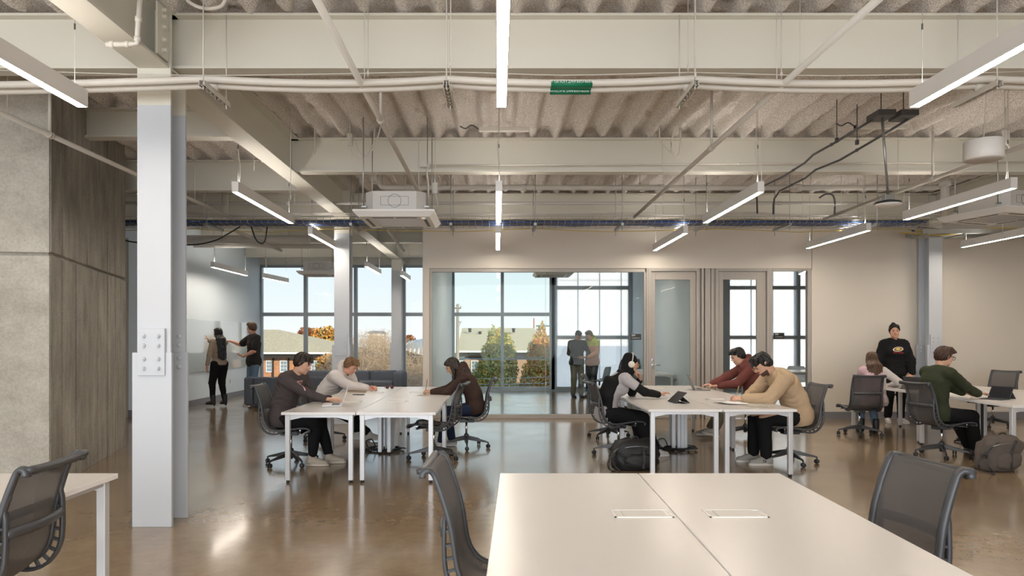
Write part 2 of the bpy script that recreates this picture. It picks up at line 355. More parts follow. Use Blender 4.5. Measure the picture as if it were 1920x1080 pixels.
# window wall at the far end
zh = 3.6
struct('wall_window_header', MB().box(-7, 10.6, YW, YW + .25, zh, 4.35), M['paint'])
def window(n, label, xs, zs, pane, mz=0.05, wide=None):
    g = thing('window_%d' % n, label, 'window', kind='structure')
    f = MB()
    f.box(xs[0], xs[-1], YW - .02, YW + .1, .05, .12 + 0).box(xs[0], xs[-1], YW - .02, YW + .1, zh - .07, zh)
    f.build('window_frame', M['mull'], g)
    for i, x in enumerate(xs):
        w_ = .10 if wide and i in wide else .045
        MB().box(x - w_, x + w_, YW - .05, YW + .1, .05, zh).build('mullion', M['mull'], g)
    for a, b in zip(xs[:-1], xs[1:]):
        zz = [.12] + list(zs) + [zh - .07]
        for c, d in zip(zz[:-1], zz[1:]):
            MB().box(a + .045, b - .045, YW + .03, YW + .04, c, d).build('pane', pane, g)
    for z in zs: MB().box(xs[0], xs[-1], YW - .03, YW + .1, z - mz, z + mz).build('transom', M['mull'], g)
    return g
struct('window_sill', MB().box(-7, 10.6, YW - .03, YW + .25, 0, .05), M['mull'])
window(1, 'tall clear windows looking out over the neighbouring roofs', [XL, -5.47, -4.04, -2.66, -1.26, .15, 1.60], [2.19], M['glass'], .05, (6,))
w2 = window(2, 'tall milky translucent panels right of the clear windows', [1.60, 3.8, 6.52, 8.6, 10.4], [1.53, 2.95], M['frost'], .05, (2,))
for i in range(14):
    x = 1.70 + i * .62
    MB().box(x - .008, x + .008, YW + .045, YW + .10, .12, zh - .07).build('panel_seam', M['wallc'], w2)
# concrete core
ca, cb = Vector((-4.36, 6.65)), Vector((-5.18, 9.50)); cl = Vector((-6.5, 6.40)); ZJ = 2.31
dr = (cb - ca).normalized(); nr = Vector((dr.y, -dr.x))
core = thing('wall_concrete_core', 'tall grey concrete core with board marks on its side', 'wall', kind='structure')
def cprism(z0, z1, off): return MB().prism([tuple(cl), tuple(ca), tuple(cb), (-6.9, 9.2)], z0, z1, 0)
m_ = MB()
def core_block(z0, z1, inset):
    i = inset; A = ca + Vector((-i, i)); B = cb + Vector((-i, -i)); L_ = cl + Vector((i, i))
    MBx = MB().prism([tuple(L_), tuple(A), tuple(B), (-6.9, 9.2)], z0, z1)
    MBx.m = [0, 0, 0, 1, 1, 1]
    return MBx
core_block(0, ZJ - .012, 0).build('concrete_lift', [M['conc'], M['conc2']], core, .012)
core_block(ZJ - .012, ZJ + .012, .03).build('joint', [M['conc2'], M['conc2']], core)
core_block(ZJ + .012, 4.3, 0).build('concrete_lift', [M['conc'], M['conc2']], core, .012)
L_ = (cb - ca).length; random.seed(3); s_ = .0; edges = [.0, .34, .78, 1.18, 1.62, 2.04, 2.40, L_]
for k in range(len(edges) - 1):        # board marks stand proud by a few millimetres
    for z0, z1 in ((.0, ZJ - .02), (ZJ + .02, 4.05)):
        a = edges[k] + .015; b = edges[k + 1] - .012; th = .004 + random.random() * .012
        p0 = ca + dr * a; p1 = ca + dr * b; n = nr
        MB().prism([tuple(p0 - n * .02), tuple(p0 + n * th), tuple(p1 + n * th), tuple(p1 - n * .02)], z0, z1).build('board_panel', M['conc2'], core, .003)
for k in (1, 2, 3, 4, 5):
    p = ca + dr * edges[k]; 
    MB().lathe((p.x - nr.x * .01, p.y - nr.y * .01, 1.72 + (k % 2) * .02), [(.032, 0), (.032, .02), (.018, .021), (.016, .012)], 14, (nr.x, nr.y, 0)).build('tie_hole', M['conc2'], core)
# steel
def ibeam(mb, a, b, h, fw, tf=.02, tw=.012, top=ZD - .02, m=0):    # horizontal I section whose top is at z=top
    a, b = Vector((*a, 0)), Vector((*b, 0)); d = (b - a).normalized(); s = Vector((d.y, -d.x, 0)); L = (b - a).length / 2; c = (a + b) / 2
    for z0, z1, hw in ((top - tf, top, fw / 2), (top - h, top - h + tf, fw / 2), (top - h + tf, top - tf, tw / 2)):
        mb.obox(c + Vector((0, 0, (z0 + z1) / 2)), d * L, s * hw, (0, 0, (z1 - z0) / 2), m)
    return mb
XG = -2.71
for y in (-1.3, 2.1, 5.56, 8.95, 12.33):
    struct('cross_beam', ibeam(MB(), (XG + .02, y), (10.4, y), .445, .16), M['paint'])
for y, h, t in ((5.56, .445, 0), (7.80, .33, 0), (10.05, .445, 0), (12.33, .445, 0)):
    struct('cross_beam', ibeam(MB(), (-9.4 if y < 6 or y > 9.5 else -5.0, y), (XG - .02, y), h, .16), M['paint'])
for y, x0, x1 in ((15.6, XL, 10.4), (18.3, XL, 10.4)):
    struct('cross_beam', ibeam(MB(), (x0, y), (x1, y), .42, .16), M['paint'])
gb = ibeam(MB(), (XG, -5), (XG, 19.4), .48, .24); struct('girder', gb, M['paint'])
gb = ibeam(MB(), (7.92, -5), (7.92, YP), .48, .24); struct('girder', gb, M['paint'])
# bolts where the girder meets the near column, small connection plates at beams
def column(x0, x1, y0, d, zs=1.375, name='steel_column', upper=3.33, back=True, side=1):
    g = thing(name, None, None, kind='structure'); xc = (x0 + x1) / 2; e = .035
    low = MB().box(x0 - e, x1 + e * .35, y0, y0 + .03, 0, zs).box(x0 - e, x1 + e * .35, y0 + d - .03, y0 + d, 0, zs).box(xc - .012, xc + .012, y0 + .03, y0 + d - .03, 0, zs)
    low.build('lower_shaft', M['white'], g, .003)
    up = MB().box(x0, x1, y0 + .012, y0 + .035, zs, upper).box(x0, x1, y0 + d - .035, y0 + d - .012, zs, upper).box(xc - .01, xc + .01, y0 + .035, y0 + d - .035, zs, upper)
    up.build('upper_shaft', M['white'], g)
    up = MB().box(x0, x1, y0 + .012, y0 + .035, upper, 4.1).box(x0, x1, y0 + d - .035, y0 + d - .012, upper, 4.1).box(xc - .01, xc + .01, y0 + .035, y0 + d - .035, upper, 4.1)
    up.build('top_shaft', M['paint'], g)
    pz0, pz1 = zs - .18, zs + .19; px0, px1 = x0 + .015, x1 - .035
    MB().box(px0, px1, y0 - .016, y0 + .012, pz0, pz1).build('splice_plate', M['white'], g, .002)
    for bx in (px0 + .05, px1 - .05):
        for bz in (pz0 + .055, pz0 + .13, pz0 + .235, pz0 + .31):
            MB().lathe((bx, y0 - .014, bz), [(.022, 0), (.022, .004), (.018, .004), (.018, .018), (.010, .018), (.010, .026)], 6, (0, -1, 0)).build('bolt', M['white'], g)
    for bz in (pz0 + .055, pz0 + .13, pz0 + .235, pz0 + .31):
        for q in (.05, .212):
            bx = x0 + q
            MB().lathe((bx, y0 + d - .03, bz), [(.022, 0), (.022, .004), (.018, .004), (.015, .018)], 10, (0, -1, 0)).build('bolt', M['white'], g)
    return g
column(-2.842, -2.578, 5.38, .30)
column(-2.842, -2.578, 11.9, .30)
column(-2.842, -2.578, 18.35, .30)
column(7.79, 8.03, 12.3, .34)
cn = thing('girder_connection', None, None, kind='structure')
MB().box(-2.60, -2.585, 5.20, 5.375, 3.66, 4.06).build('plate', M['paint'], cn)
for z in (3.72, 3.80, 3.90, 3.98, 4.03):
    MB().lathe((-2.586, 5.29, z), [(.024, 0), (.024, .008), (.017, .008), (.015, .03)], 6, (1, 0, 0)).build('bolt', M['paint'], cn)
MB().box(-5.02, -5.0, 7.7, 7.9, 3.74, 4.08).build('plate', M['paint'], cn)
for z in (3.80, 3.90, 4.0): MB().lathe((-4.93, 7.79, z), [(.02, 0), (.02, .01), (.012, .02)], 8, (0, -1, 0)).build('bolt', M['paint'], cn)
# glass board on the left wall
wb = thing('whiteboard', 'long glossy glass writing board on the left wall', 'whiteboard', (XL, 0, 0))
MB().box(.012, .02, 14.35, 18.35, .74, 1.92).build('panel', mat('board_glass', (.52, .58, .62), .03, coat=1), wb, .002)
MB().box(0, .012, 14.4, 18.3, .76, 1.9).build('backing', M['wallc'], wb)
MB().box(.02, .07, 15.8, 17.0, .725, .738).build('pen_tray', M['chrome'], wb)
for px, py, lab in ((431, 717, 'small white power outlet low on the left wall below the board'),):
    p = at(px, py, 0); Yq = XL * F / (px - HX)
    o = MB().box(XL, XL + .008, Yq - .04, Yq + .04, .36, .48).box(XL + .008, XL + .010, Yq - .015, Yq + .015, .43, .46, 1).box(XL + .008, XL + .010, Yq - .015, Yq + .015, .38, .41, 1).build('wall_outlet', [M['lampw'], M['dksteel']])
    tag(o, lab, 'outlet')
# ------------------------------------------------------------------ ceiling services
def lamp(x, y0, y1, label, z=3.085, cab=True, group='linear pendant lamps', dirx=0, wire=0):
    L = y1 - y0; g = thing('linear_pendant_lamp', label, 'lamp', (x, (y0 + y1) / 2, z), -dirx, group)
    MB().box(-.036, .036, -L / 2, L / 2, .012, .118).box(-.036, -.031, -L / 2, L / 2, 0, .012).box(.031, .036, -L / 2, L / 2, 0, .012)\
        .box(-.031, .031, -L / 2, -L / 2 + .004, 0, .012).box(-.031, .031, L / 2 - .004, L / 2, 0, .012).build('housing', M['lampw'], g)
    MB().box(-.031, .031, -L / 2 + .004, L / 2 - .004, .003, .0115).build('diffuser', M['led'], g)
    MB().box(-.026, .026, -L / 2 + .03, L / 2 - .03, .1182, .1195).build('uplight_diffuser', M['led_up'], g)  # glowing strip added on top to brighten the deck above
    top = ZD + .06 - z
    for s in (-1, 1):
        yy = s * (L / 2 - .09)
        MB().tube([(0, yy, .118), (0, yy, top)], .0022, 5).build('suspension_wire', M['steel'], g)
        MB().lathe((0, yy, .5), [(.006, 0), (.006, .04)], 6).build('wire_grip', M['dksteel'], g)
    if cab:
        yy = -L / 2 + .12
        MB().tube(cpath([(0, yy, .115), (.012, yy, .3), (-.015, yy + .01, .52), (.004, yy + .02, .75), (0, yy + .02, top)], 5), .0045, 6).build('power_cord', M['pipe'], g)
    return g
LP = [(-2.87, 2.77, 4.73, 'pendant lamp at the far upper left, its lit end beside the bare concrete core'),
      (.03, 2.77, 4.73, 'pendant lamp hanging down the middle from the top edge, largest of the centre row'),
      (2.89, 2.77, 4.73, 'large pendant lamp cut by the upper right edge of the view'),
      (-2.86, 7.45, 9.48, 'pendant lamp between the near column and the ceiling unit'),
      (.02, 7.42, 9.39, 'middle lamp of the centre row in front of the wall'),
      (2.88, 7.45, 9.45, 'pendant lamp left of the steel conduits, second of its row'),
      (5.50, 7.26, 9.20, 'pendant lamp in front of the right ceiling unit'),
      (-2.86, 10.45, 12.5, 'pendant lamp beside the second column'),
      (.015, 10.34, 12.3, 'smallest lamp of the centre row, just above the glazed wall'),
      (2.86, 10.35, 12.4, 'short looking pendant lamp over the first meeting room door'),
      (5.50, 10.1, 12.1, 'pendant lamp above the second meeting room door and the right wall'),
      (8.15, 10.0, 11.95, 'pendant lamp at the right edge, below the right ceiling unit'),
      ]
for q in LP: lamp(*q)
lamp(-6.05, 14.5, 16.5, 'pendant lamp over the whiteboard wall', z=3.01)
lamp(-2.9, 15.1, 16.9, 'pendant lamp seen in the window left of the third column')
lamp(-5.5, 16.3, 17.7, 'pendant lamp with dark end seen against the sky by the whiteboard', z=2.94, dirx=.1)
lamp(-2.25, 16.1, 17.5, 'short lamp seen right in front of the third column', z=2.98)
lamp(.05, 15.2, 17.2, 'lamp hanging inside the glass meeting room', z=3.22)
lamp(2.65, 15.0, 16.4, 'tilted looking lamp at the top right inside the glass meeting room', z=3.12, dirx=-.2)
lamp(7.1, 14.6, 16.6, 'lamp seen through the narrow sidelight', z=3.05, dirx=.25)
for x in (-6.2, 5.5, 8.2): lamp(x, 2.6, 4.5, 'pendant lamp out of view beside the camera' if x < 0 else ('pendant lamp out of view on the right' if x < 6 else 'pendant lamp out of view far right'))
lamp(8.3, 7.3, 9.2, 'pendant lamp just out of view beyond the right air unit')  # extra lamp added out of view to lift the right-hand floor
for x in (-5.8, -2.87, .03, 2.89, 5.5): lamp(x, -2.6, -.7, {-5.8: 'leftmost', -2.87: 'second from left', .03: 'middle', 2.89: 'fourth from left', 5.5: 'rightmost'}[x] + ' lamp of the row behind the camera', group='lamps behind the camera')

def pipe(name, path, r, m, label, cat='pipe', n=12, group=None, rings=(), parts=None):
    g = thing(name, label, cat, path[0], 0, group); o = Vector(path[0]); P_ = [Vector(p) - o for p in path]
    MB().tube(P_, r, n).build('tube', m, g)
    for t in rings:      # couplings: (index float along path)
        i = min(int(t), len(P_) - 2); p = P_[i].lerp(P_[i + 1], t - i); d = (P_[i + 1] - P_[i]).normalized()
        MB().lathe(p - d * r * .9, [(r * 1.05, 0), (r * 1.32, .002), (r * 1.32, r * 1.8), (r * 1.05, r * 1.8 + .002)], 14, d).build('coupling', m, g)
    return g
# twin insulated refrigerant lines on trapeze hangers, sagging between them
ZR = zat(159, 5.1)
hx = [-7.6, -3.9 + 1.77, xat(840, 5.1), xat(1292, 5.1), xat(1842, 5.1), 8.5]
for k, (yy, dz) in enumerate(((5.06, .012), (5.14, -.004))):
    pts = []
    for a, b in zip(hx[:-1], hx[1:]):
        for i in range(12):
            t = i / 12; pts.append((lerp(a, b, t), yy, ZR + dz + .016 - .035 * 4 * t * (1 - t) * ((b - a) / 2.2)**.5))
    g = thing('refrigerant_pipe', ('front' if not k else 'rear') + ' white insulated refrigerant line of the pair crossing the whole view', 'pipe', group='insulated refrigerant lines')
    MB().tube(pts, .027, 12).build('insulation', M['pipe'], g)
    if k == 0:
        x0, x1 = xat(1033, 5.06), xat(1110, 5.06); lb = MB()
        zz = ZR - .014
        lb.lathe((x0, yy, zz + .006), [(.0283, 0), (.0283, x1 - x0)], 20, (1, 0, 0)); lb.build('label_band', M['green'], g)
        R = Matrix.Rotation(PI / 2, 4, 'X') @ Matrix.Rotation(PI, 4, 'Z')
        text('lettering', 'REFRIGERANT LIQUID >', .029, M['lettering'], Matrix.Translation(((x0 + x1) / 2, yy - .0283, zz + .016)) @ R, g, .0006)
    else:
        x0, x1 = xat(1033, 5.06), xat(1110, 5.06); zz = ZR - .03
        MB().lathe((x0, yy - .0, zz), [(.0283, 0), (.0283, x1 - x0)], 20, (1, 0, 0)).build('label_band', M['green'], g)
        text('lettering', '< REFRIGERANT SUCTION', .027, M['lettering'], Matrix.Translation(((x0 + x1) / 2, yy - .0290, zz - .012)) @ Matrix.Rotation(PI / 2 - .5, 4, 'X') @ Matrix.Rotation(PI, 4, 'Z'), g, .0006)
names = ['left of the near column top', 'middle, just left of the big centre lamp', 'right of the green pipe label', 'at the right, below the big right lamp']
for i, x in enumerate(hx[1:5]):
    g = thing('trapeze_hanger', 'white slotted strut hanger under the twin pipes, ' + names[i], 'pipe hanger', (x, 5.16, ZR - .05), 0, 'trapeze hangers')
    b = MB(); b.box(-.021, -.017, -.24, .24, -.021, .021).box(.017, .021, -.24, .24, -.021, .021).box(-.017, .017, -.24, .24, .017, .021)
    for k in range(7): b.box(-.017, .017, -.24 + k * .0725, -.24 + k * .0725 + .040, -.021, -.018) if k < 7 else None
    b.box(-.017, -.008, -.24, .24, -.021, -.018).box(.008, .017, -.24, .24, -.021, -.018)
    b.build('strut', M['pipe'], g)
    for yy in (-.21, .21):
        MB().tube([(0, yy, -.04), (0, yy, 4.05 - ZR + .03)], .0055, 6).build('rod', M['pipe'], g)
        MB().lathe((0, yy, .021), [(.012, 0), (.012, .010)], 6).build('nut', M['steel'], g)
    MB().lathe((-.035, -.03, .05), [(.036, 0), (.036, .07)], 16, (1, 0, 0)).box(-.02, .02, -.04, -.02, .08, .11).build('pipe_clamp', M['pipe'], g)
# thin wire along the beam
pipe('support_wire', cpath([at(-20, 131, 5.3), at(330, 141, 5.3), at(600, 139, 5.3), at(838, 135, 5.3), at(1060, 141, 5.3), at(1300, 136, 5.3), at(1560, 142, 5.3), at(1940, 134, 5.3)], 4), .004, M['pipe'], 'thin white cable strung just above the twin pipes', 'cable', 5)
# sprinkler mains running away from the camera
def sprinkler(x, z, y0, y1, label, drops, zhang=None):
    g = thing('sprinkler_pipe', label, 'pipe', (x, y0, z), 0, 'white sprinkler pipes'); L = y1 - y0
    MB().tube([(0, 0, 0), (0, L, 0)], .024, 12).build('tube', M['pipe'], g)
    for yy in drops:
        q = MB().tube([(0, yy - y0, .02), (0, yy - y0, ZD - z - .17)], .014, 8)
        q.lathe((0, yy - y0, ZD - z - .17), [(.018, 0), (.018, .03), (.006, .03), (.006, .06), (.022, .061), (.022, .066)], 10)
        q.build('sprinkler_head', M['pipe'], g)
        MB().lathe((0, yy - y0 - .03, 0), [(.033, 0), (.033, .022), (.026, .023), (.026, .037), (.033, .038), (.033, .06)], 14, (0, 1, 0)).build('coupling', M['pipe'], g)
    for yy in (y0 + 1.6, y0 + 5.2):
        if yy < y1: MB().tube([(.0, yy - y0, .02), (0, yy - y0, ZD - z - .05)], .004, 5).build('hanger_rod', M['pipe'], g)
zz = 3.38
sprinkler(-xat(932 * 2 - 0, 1.9 * 1) * 0 - 4.16, zz, 4.2, 12.0, 'white sprinkler pipe passing in front of the concrete core', (5.62, 6.35))
sprinkler(-1.01, zz, 3.6, 9.0, 'white sprinkler pipe slanting down to the left ceiling unit', (5.93,))
sprinkler(2.13, zz, 3.6, 10.6, 'white sprinkler pipe slanting down right of the centre', (6.78,))
sprinkler(5.17, zz, 3.6, 10.8, 'white sprinkler pipe passing over the round pendant at the right', (8.1,))
# cross mains beyond the second beam
Y4 = 10.5
zc = zat(352, Y4)
pipe('drain_pipe', [(xat(712, Y4), Y4, 4.05), (xat(712, Y4), Y4, zc + .05), (xat(716, Y4), Y4, zc + .015), (xat(724, Y4), Y4, zc), (xat(1755, Y4), Y4, zc), (xat(1766, Y4), Y4, zc + .02), (xat(1769, Y4), Y4, zc + .06), (xat(1769, Y4), Y4, 4.05)], .042, M['pipe2'], 'thick white pipe crossing beyond the second beam', rings=(3.04, 3.25, 3.5, 3.75, 3.97))
pipe('drain_pipe', [(xat(1772, Y4 - .3), Y4 - .3, 4.06), (xat(1772, Y4 - .3), Y4 - .3, 3.25)], .058, M['pipe2'], 'stout white vertical pipe dropping behind the lamp at the right', rings=(.3,))
zc = zat(381, 11.0)
pipe('water_pipe', [(xat(226, 11), 11, zc), (xat(1790, 11), 11, zc)], .026, M['pipe2'], 'slim white pipe crossing the view just above the cable tray', rings=(.2, .45, .79, .9))
for i, (px, pl) in enumerate(((760, 'left end, above the left air unit'), (996, 'right of the centre lamp'), (1200, 'below the green pipe label'), (1411, 'above the second right lamp'), (1520, 'below the bend of the steel conduits'))):
    pipe('pipe_hanger', [at(px, 352, Y4 - .0) + Vector((0, 0, -.05)), at(px, 352, Y4) + Vector((0, 0, .30))], .008, M['pipe'], 'white rod and ring holding the thick cross pipe, ' + pl, 'pipe hanger', 6, 'rods of the thick cross pipe', rings=(.12,))
# conduit clipped along the second beam
pipe('conduit', [at(795, 310, 8.80), at(1930, 304, 8.80)], .010, M['pipe'], 'thin white conduit running along the face of the second beam', 'conduit', 8, rings=(.2, .52))
MB_ = MB().box(-.06, .06, -.03, .03, -.03, .03).build('junction_box', M['pipe']); MB_.location = at(797, 309, 8.76); tag(MB_, 'white box at the left end of the beam conduit', 'junction box')
# wires and hangers dropping from the deck
RODL = ['thin rod dropping to the left front corner of the ceiling air unit', 'thin wire crossing the end of the second beam beside the girder', 'thin wire hanging between the girder and the second lamp on the left', 'rod in front of the first beam, left of the slanting centre pipe', 'rod in front of the first beam, left of the right slanting pipe', 'rod reaching the third strut hanger, right of the green pipe label', 'faint wire in front of the first beam near the upper right lamp', 'rod ending in the cable tray right of the smallest centre lamp', 'rod dropping to the cable tray below the paired steel conduits', 'rod dropping to the tray end left of the stout vertical pipe', 'rod dropping to the cable tray just right of the left air unit', 'rod in front of the second beam, left of the sprinkler pipe elbow', 'rod reaching the second strut hanger left of the big centre lamp', 'hair thin wire beside the rod below the paired steel conduits', 'rod dropping to the tray behind the access point', 'rod dropping to the tray below the green pipe label', 'hair thin wire beside the rod below the green pipe label', 'wire hanging between the left hose loops and the girder', 'rod dropping to the tray right of the near column', 'rod dropping past the left end of the second left lamp', 'wire hanging behind the far end of the second left lamp', 'hair thin wire left of the third strut hanger', 'hair thin wire dropping to the tray above the first meeting room door', 'rod at the right edge behind the right air unit', 'hair thin wire among the bent ends of the steel conduits']
k = 0
for px, py0, py1, Y, r in ((680, 240, 375, 8.3, .004), (545, 255, 375, 7.6, .004), (476, 255, 320, 8.6, .004), (690, 30, 145, 5.42, .004), (1465, 30, 148, 5.42, .005), (1304, 0, 150, 4.9, .004), (1500, 30, 128, 5.4, .003),
                         (1003, 355, 445, 10.6, .006), (1577, 345, 420, 10.7, .006), (1695, 330, 425, 10.7, .005), (846, 330, 440, 10.6, .006), (1428, 250, 345, 8.6, .004), (845, 0, 130, 4.9, .004),
                         (1590, 340, 425, 10.6, .003), (1645, 320, 425, 10.6, .005), (1155, 345, 415, 10.5, .004), (1170, 345, 415, 10.55, .003), (590, 250, 290, 8.2, .004), (382, 380, 425, 10.6, .005), (427, 350, 412, 10.6, .005), (552, 330, 420, 10.0, .003), (1290, 60, 135, 5.3, .003), (1243, 345, 420, 10.6, .003), (1880, 330, 440, 10.8, .004), (1505, 345, 420, 10.7, .003)):
    a = at(px, py1, Y); top = 4.17; k += 1
    o = MB().tube([(0, 0, 0), (0, 0, top - a.z)], r, 6).lathe((0, 0, .02), [(r * 2.2, 0), (r * 2.2, .03)], 6).build('ceiling_rod', M['pipe']); o.location = a
    tag(o, RODL[k - 1], 'rod')
# cable tray with blue bundle
YT0, YT1, ZT = 10.38, 10.86, 3.245
g = thing('cable_tray', 'long wire mesh tray of blue cables crossing the view above the glazed wall', 'cable tray')
x0, x1 = -6.0, 6.9; mb = MB()
for yy in (YT0, YT0 + .12, YT0 + .24, YT0 + .36, YT1): mb.tube([(x0, yy, ZT), (x1, yy, ZT)], .0035, 4)
for yy in (YT0, YT1):
    for z in (ZT + .05, ZT + .10): mb.tube([(x0, yy, z), (x1, yy, z)], .0035, 4)
x = x0
while x < x1:
    mb.tube([(x, YT0, ZT + .10), (x, YT0, ZT), (x, YT1, ZT), (x, YT1, ZT + .10)], .003, 4); x += .105
mb.build('wire_basket', M['steel'], g)
random.seed(5)
for i in range(9):
    yy = YT0 + .05 + i * .045; ph = random.random() * 6
    MB().tube([(x0 + t * .45, yy + .012 * math.sin(t * 1.7 + ph), ZT + .018 + .010 * math.sin(t * 2.3 + ph * 2) + (.018 if i % 3 else .03)) for t in range(int((x1 - x0) / .45) + 1)], .013, 5).build('cable', M['blue'] if i % 4 else M['dksteel'], g)
MB().tube([(x0 + t * .6, YT1 + .03 + .02 * math.sin(t * 2), ZT - .03 + .022 * math.sin(t * 1.3) + .01 * math.sin(t * 4.1)) for t in range(int((x1 - x0 - .3) / .6) + 1)], .006, 5).build('cable', M['yellow'], g)
for px in (392, 660, 846, 1003, 1165, 1322, 1477, 1640):
    xx = xat(px, 10.4)
    b = MB().box(xx - .02, xx + .02, YT0 - .08, YT1 + .06, ZT - .046, ZT - .006).build('tray_bracket', M['steel'], g)
    MB().tube([(xx, YT0 - .05, ZT - .12), (xx, YT0 - .05, 4.05)], .005, 5).build('rod', M['steel'], g)
    MB().tube([(xx, YT1 + .03, ZT - .12), (xx, YT1 + .03, 4.05)], .005, 5).build('rod', M['steel'], g)
for px0, px1, y_, lab in ((350, 1780, 11.3, 'upper bundle of fine cables behind the tray'), (352, 1500, 11.45, 'second bundle of fine cables behind the tray')):
    pts = [at(px0 + i * (px1 - px0) / 26, 403 + 2.2 * math.sin(i * 1.3 + y_) - abs((i % 6) - 3), y_) for i in range(27)]
    tag(MB().tube(pts, .008, 6).tube([p + Vector((0, .03, -.02)) for p in pts], .006, 5).build('cable_bundle', M['pipe2']), lab, 'cable')
# short tray behind at the right with loose cables
g = thing('cable_tray', 'short tray of loose cables under the right ceiling unit', 'cable tray')
for i in range(7):
    yy = 11.6 + i * .06; col = [M['dksteel'], M['yellow'], M['steel'], M['blue'], M['black'], M['steel'], M['yellow']][i]
    MB().tube(cpath([(7.05 + random.random() * .15, yy, 3.33 + random.random() * .06), (7.8, yy + .04 * random.random(), 3.31 + random.random() * .05), (8.6, yy, 3.32 + random.random() * .06), (9.6, yy, 3.3 + random.random() * .05), (10.3, yy, 3.34)], 4), .012, 6).build('cable', col, g)
MB().box(7.2, 10.3, 11.55, 11.57, 3.27, 3.35).box(7.2, 10.3, 12.03, 12.05, 3.27, 3.35).build('tray_rail', M['steel'], g)
for x in (7.3, 7.9, 8.5, 9.1, 9.7): MB().box(x, x + .03, 11.55, 12.05, 3.25, 3.27).build('rung', M['steel'], g)
# black drooping cables under the tray
pipe('black_cable', cpath([at(226, 449, 10.7), at(262, 455, 10.7), at(356, 459, 10.7), at(400, 452, 10.7), at(425, 440, 10.7), at(450, 425, 10.7)], 5), .011, M['black'], 'black cable drooping from the tray behind the near column', 'cable')
pipe('black_cable', cpath([at(471, 425, 10.7), at(480, 449, 10.7), at(490, 456, 10.7), at(497, 451, 10.7), at(501, 425, 10.7)], 5), .011, M['black'], 'black cable hanging in a short loop under the tray', 'cable')
# steel conduits at the right
zq = lambda py, Y: zat(py, Y)
c1 = [at(1712, 218, 7.1), at(1640, 262, 7.3), at(1575, 300, 7.7), at(1530, 318, 8.2), at(1510, 334, 8.9), at(1462, 358, 9.8), at(1452, 372, 10.1), at(1450, 384, 10.2), at(1450, 402, 10.25)]
pipe('steel_conduit', c1, .013, M['dksteel'], 'dark steel conduit bending down to the tray, lower of the pair', 'conduit', 8, rings=(1.5, 4.5))
c2 = [at(1655, 213, 7.1), at(1568, 266, 7.3), at(1525, 290, 7.7), at(1508, 306, 8.2), at(1470, 330, 9.0), at(1425, 352, 9.8), at(1419, 366, 10.1), at(1420, 400, 10.25)]
pipe('steel_conduit', c2, .013, M['dksteel'], 'dark steel conduit bending down to the tray, upper of the pair', 'conduit', 8, rings=(1.2, 3.5))
pipe('steel_conduit', cpath([at(1536, 371, 10.3), at(1548, 364, 10.3), at(1560, 365, 10.3), at(1565, 376, 10.3), at(1565, 402, 10.3)], 4), .013, M['dksteel'], 'short steel conduit curving up out of the tray', 'conduit')
for i, (px, Y) in enumerate(((1652, 7.1), (1694, 7.1))):
    c = at(px, 217, Y); g = thing('junction_box', ('left' if not i else 'right') + ' flat dark steel junction box on the conduits under the ceiling', 'junction box', c)
    MB().box(-.09, .09, -.12, .12, -.03, .03).build('box', M['dksteel'], g, .004)
    MB().tube([(0, 0, .03), (0, 0, 4.05 - c.z)], .006, 6).build('rod', M['dksteel'], g)
for px, py, Y in ((1569, 262, 7.35), (1607, 266, 7.5)):
    c = at(px, py, Y); tag(MB().tube([c, (c.x, c.y, 4.06)], .005, 5).box(c.x - .015, c.x + .015, c.y - .015, c.y + .015, c.z - .03, c.z + .02).build('conduit_hanger', M['dksteel']), 'thin dark rod clipping the ' + ('upper' if px < 1600 else 'lower') + ' steel conduit', 'rod', 'conduit clips')
# hanging access point on steel pole
c = at(1665, 383, 7.3); g = thing('access_point', 'white dome access point hanging on a steel pole', 'access point', c)
pt = at(1654, 222, 7.1) - c
MB().tube([pt, (0, 0, .09)], .013, 8).build('pole', M['steel'], g)
MB().box(-.05, .05, -.04, .04, .04, .10).build('bracket', M['steel'], g, .004)
MB().lathe((0, 0, -.012), [(.05, .055), (.125, .035), (.135, .02), (.12, .012)], 24).build('mount_plate', M['black'], g)
MB().lathe((0, 0, -.03), [(.05, 0), (.11, .008), (.132, .022), (.135, .03), (.10, .035)], 24).build('dome', M['lampw'], g)
# round pendant speaker
c = at(1844, 282, 6.1); g = thing('pendant_speaker', 'round white drum speaker hanging on a wire at the upper right', 'speaker', c)
MB().lathe((0, 0, -.085), [(.10, -.002), (.150, 0), (.155, .006), (.155, .165), (.150, .17), (.02, .172)], 40).build('drum', M['lampw'], g)
MB().lathe((0, 0, -.089), [(.02, 0), (.135, .0), (.14, .004)], 32).build('grille', M['grey'], g)
MB().tube(cpath([(0, 0, .08), (.012, 0, .3), (.02, 0, .5), (.0, 0, 1.1)], 4), .005, 6).build('wire', M['pipe'], g)
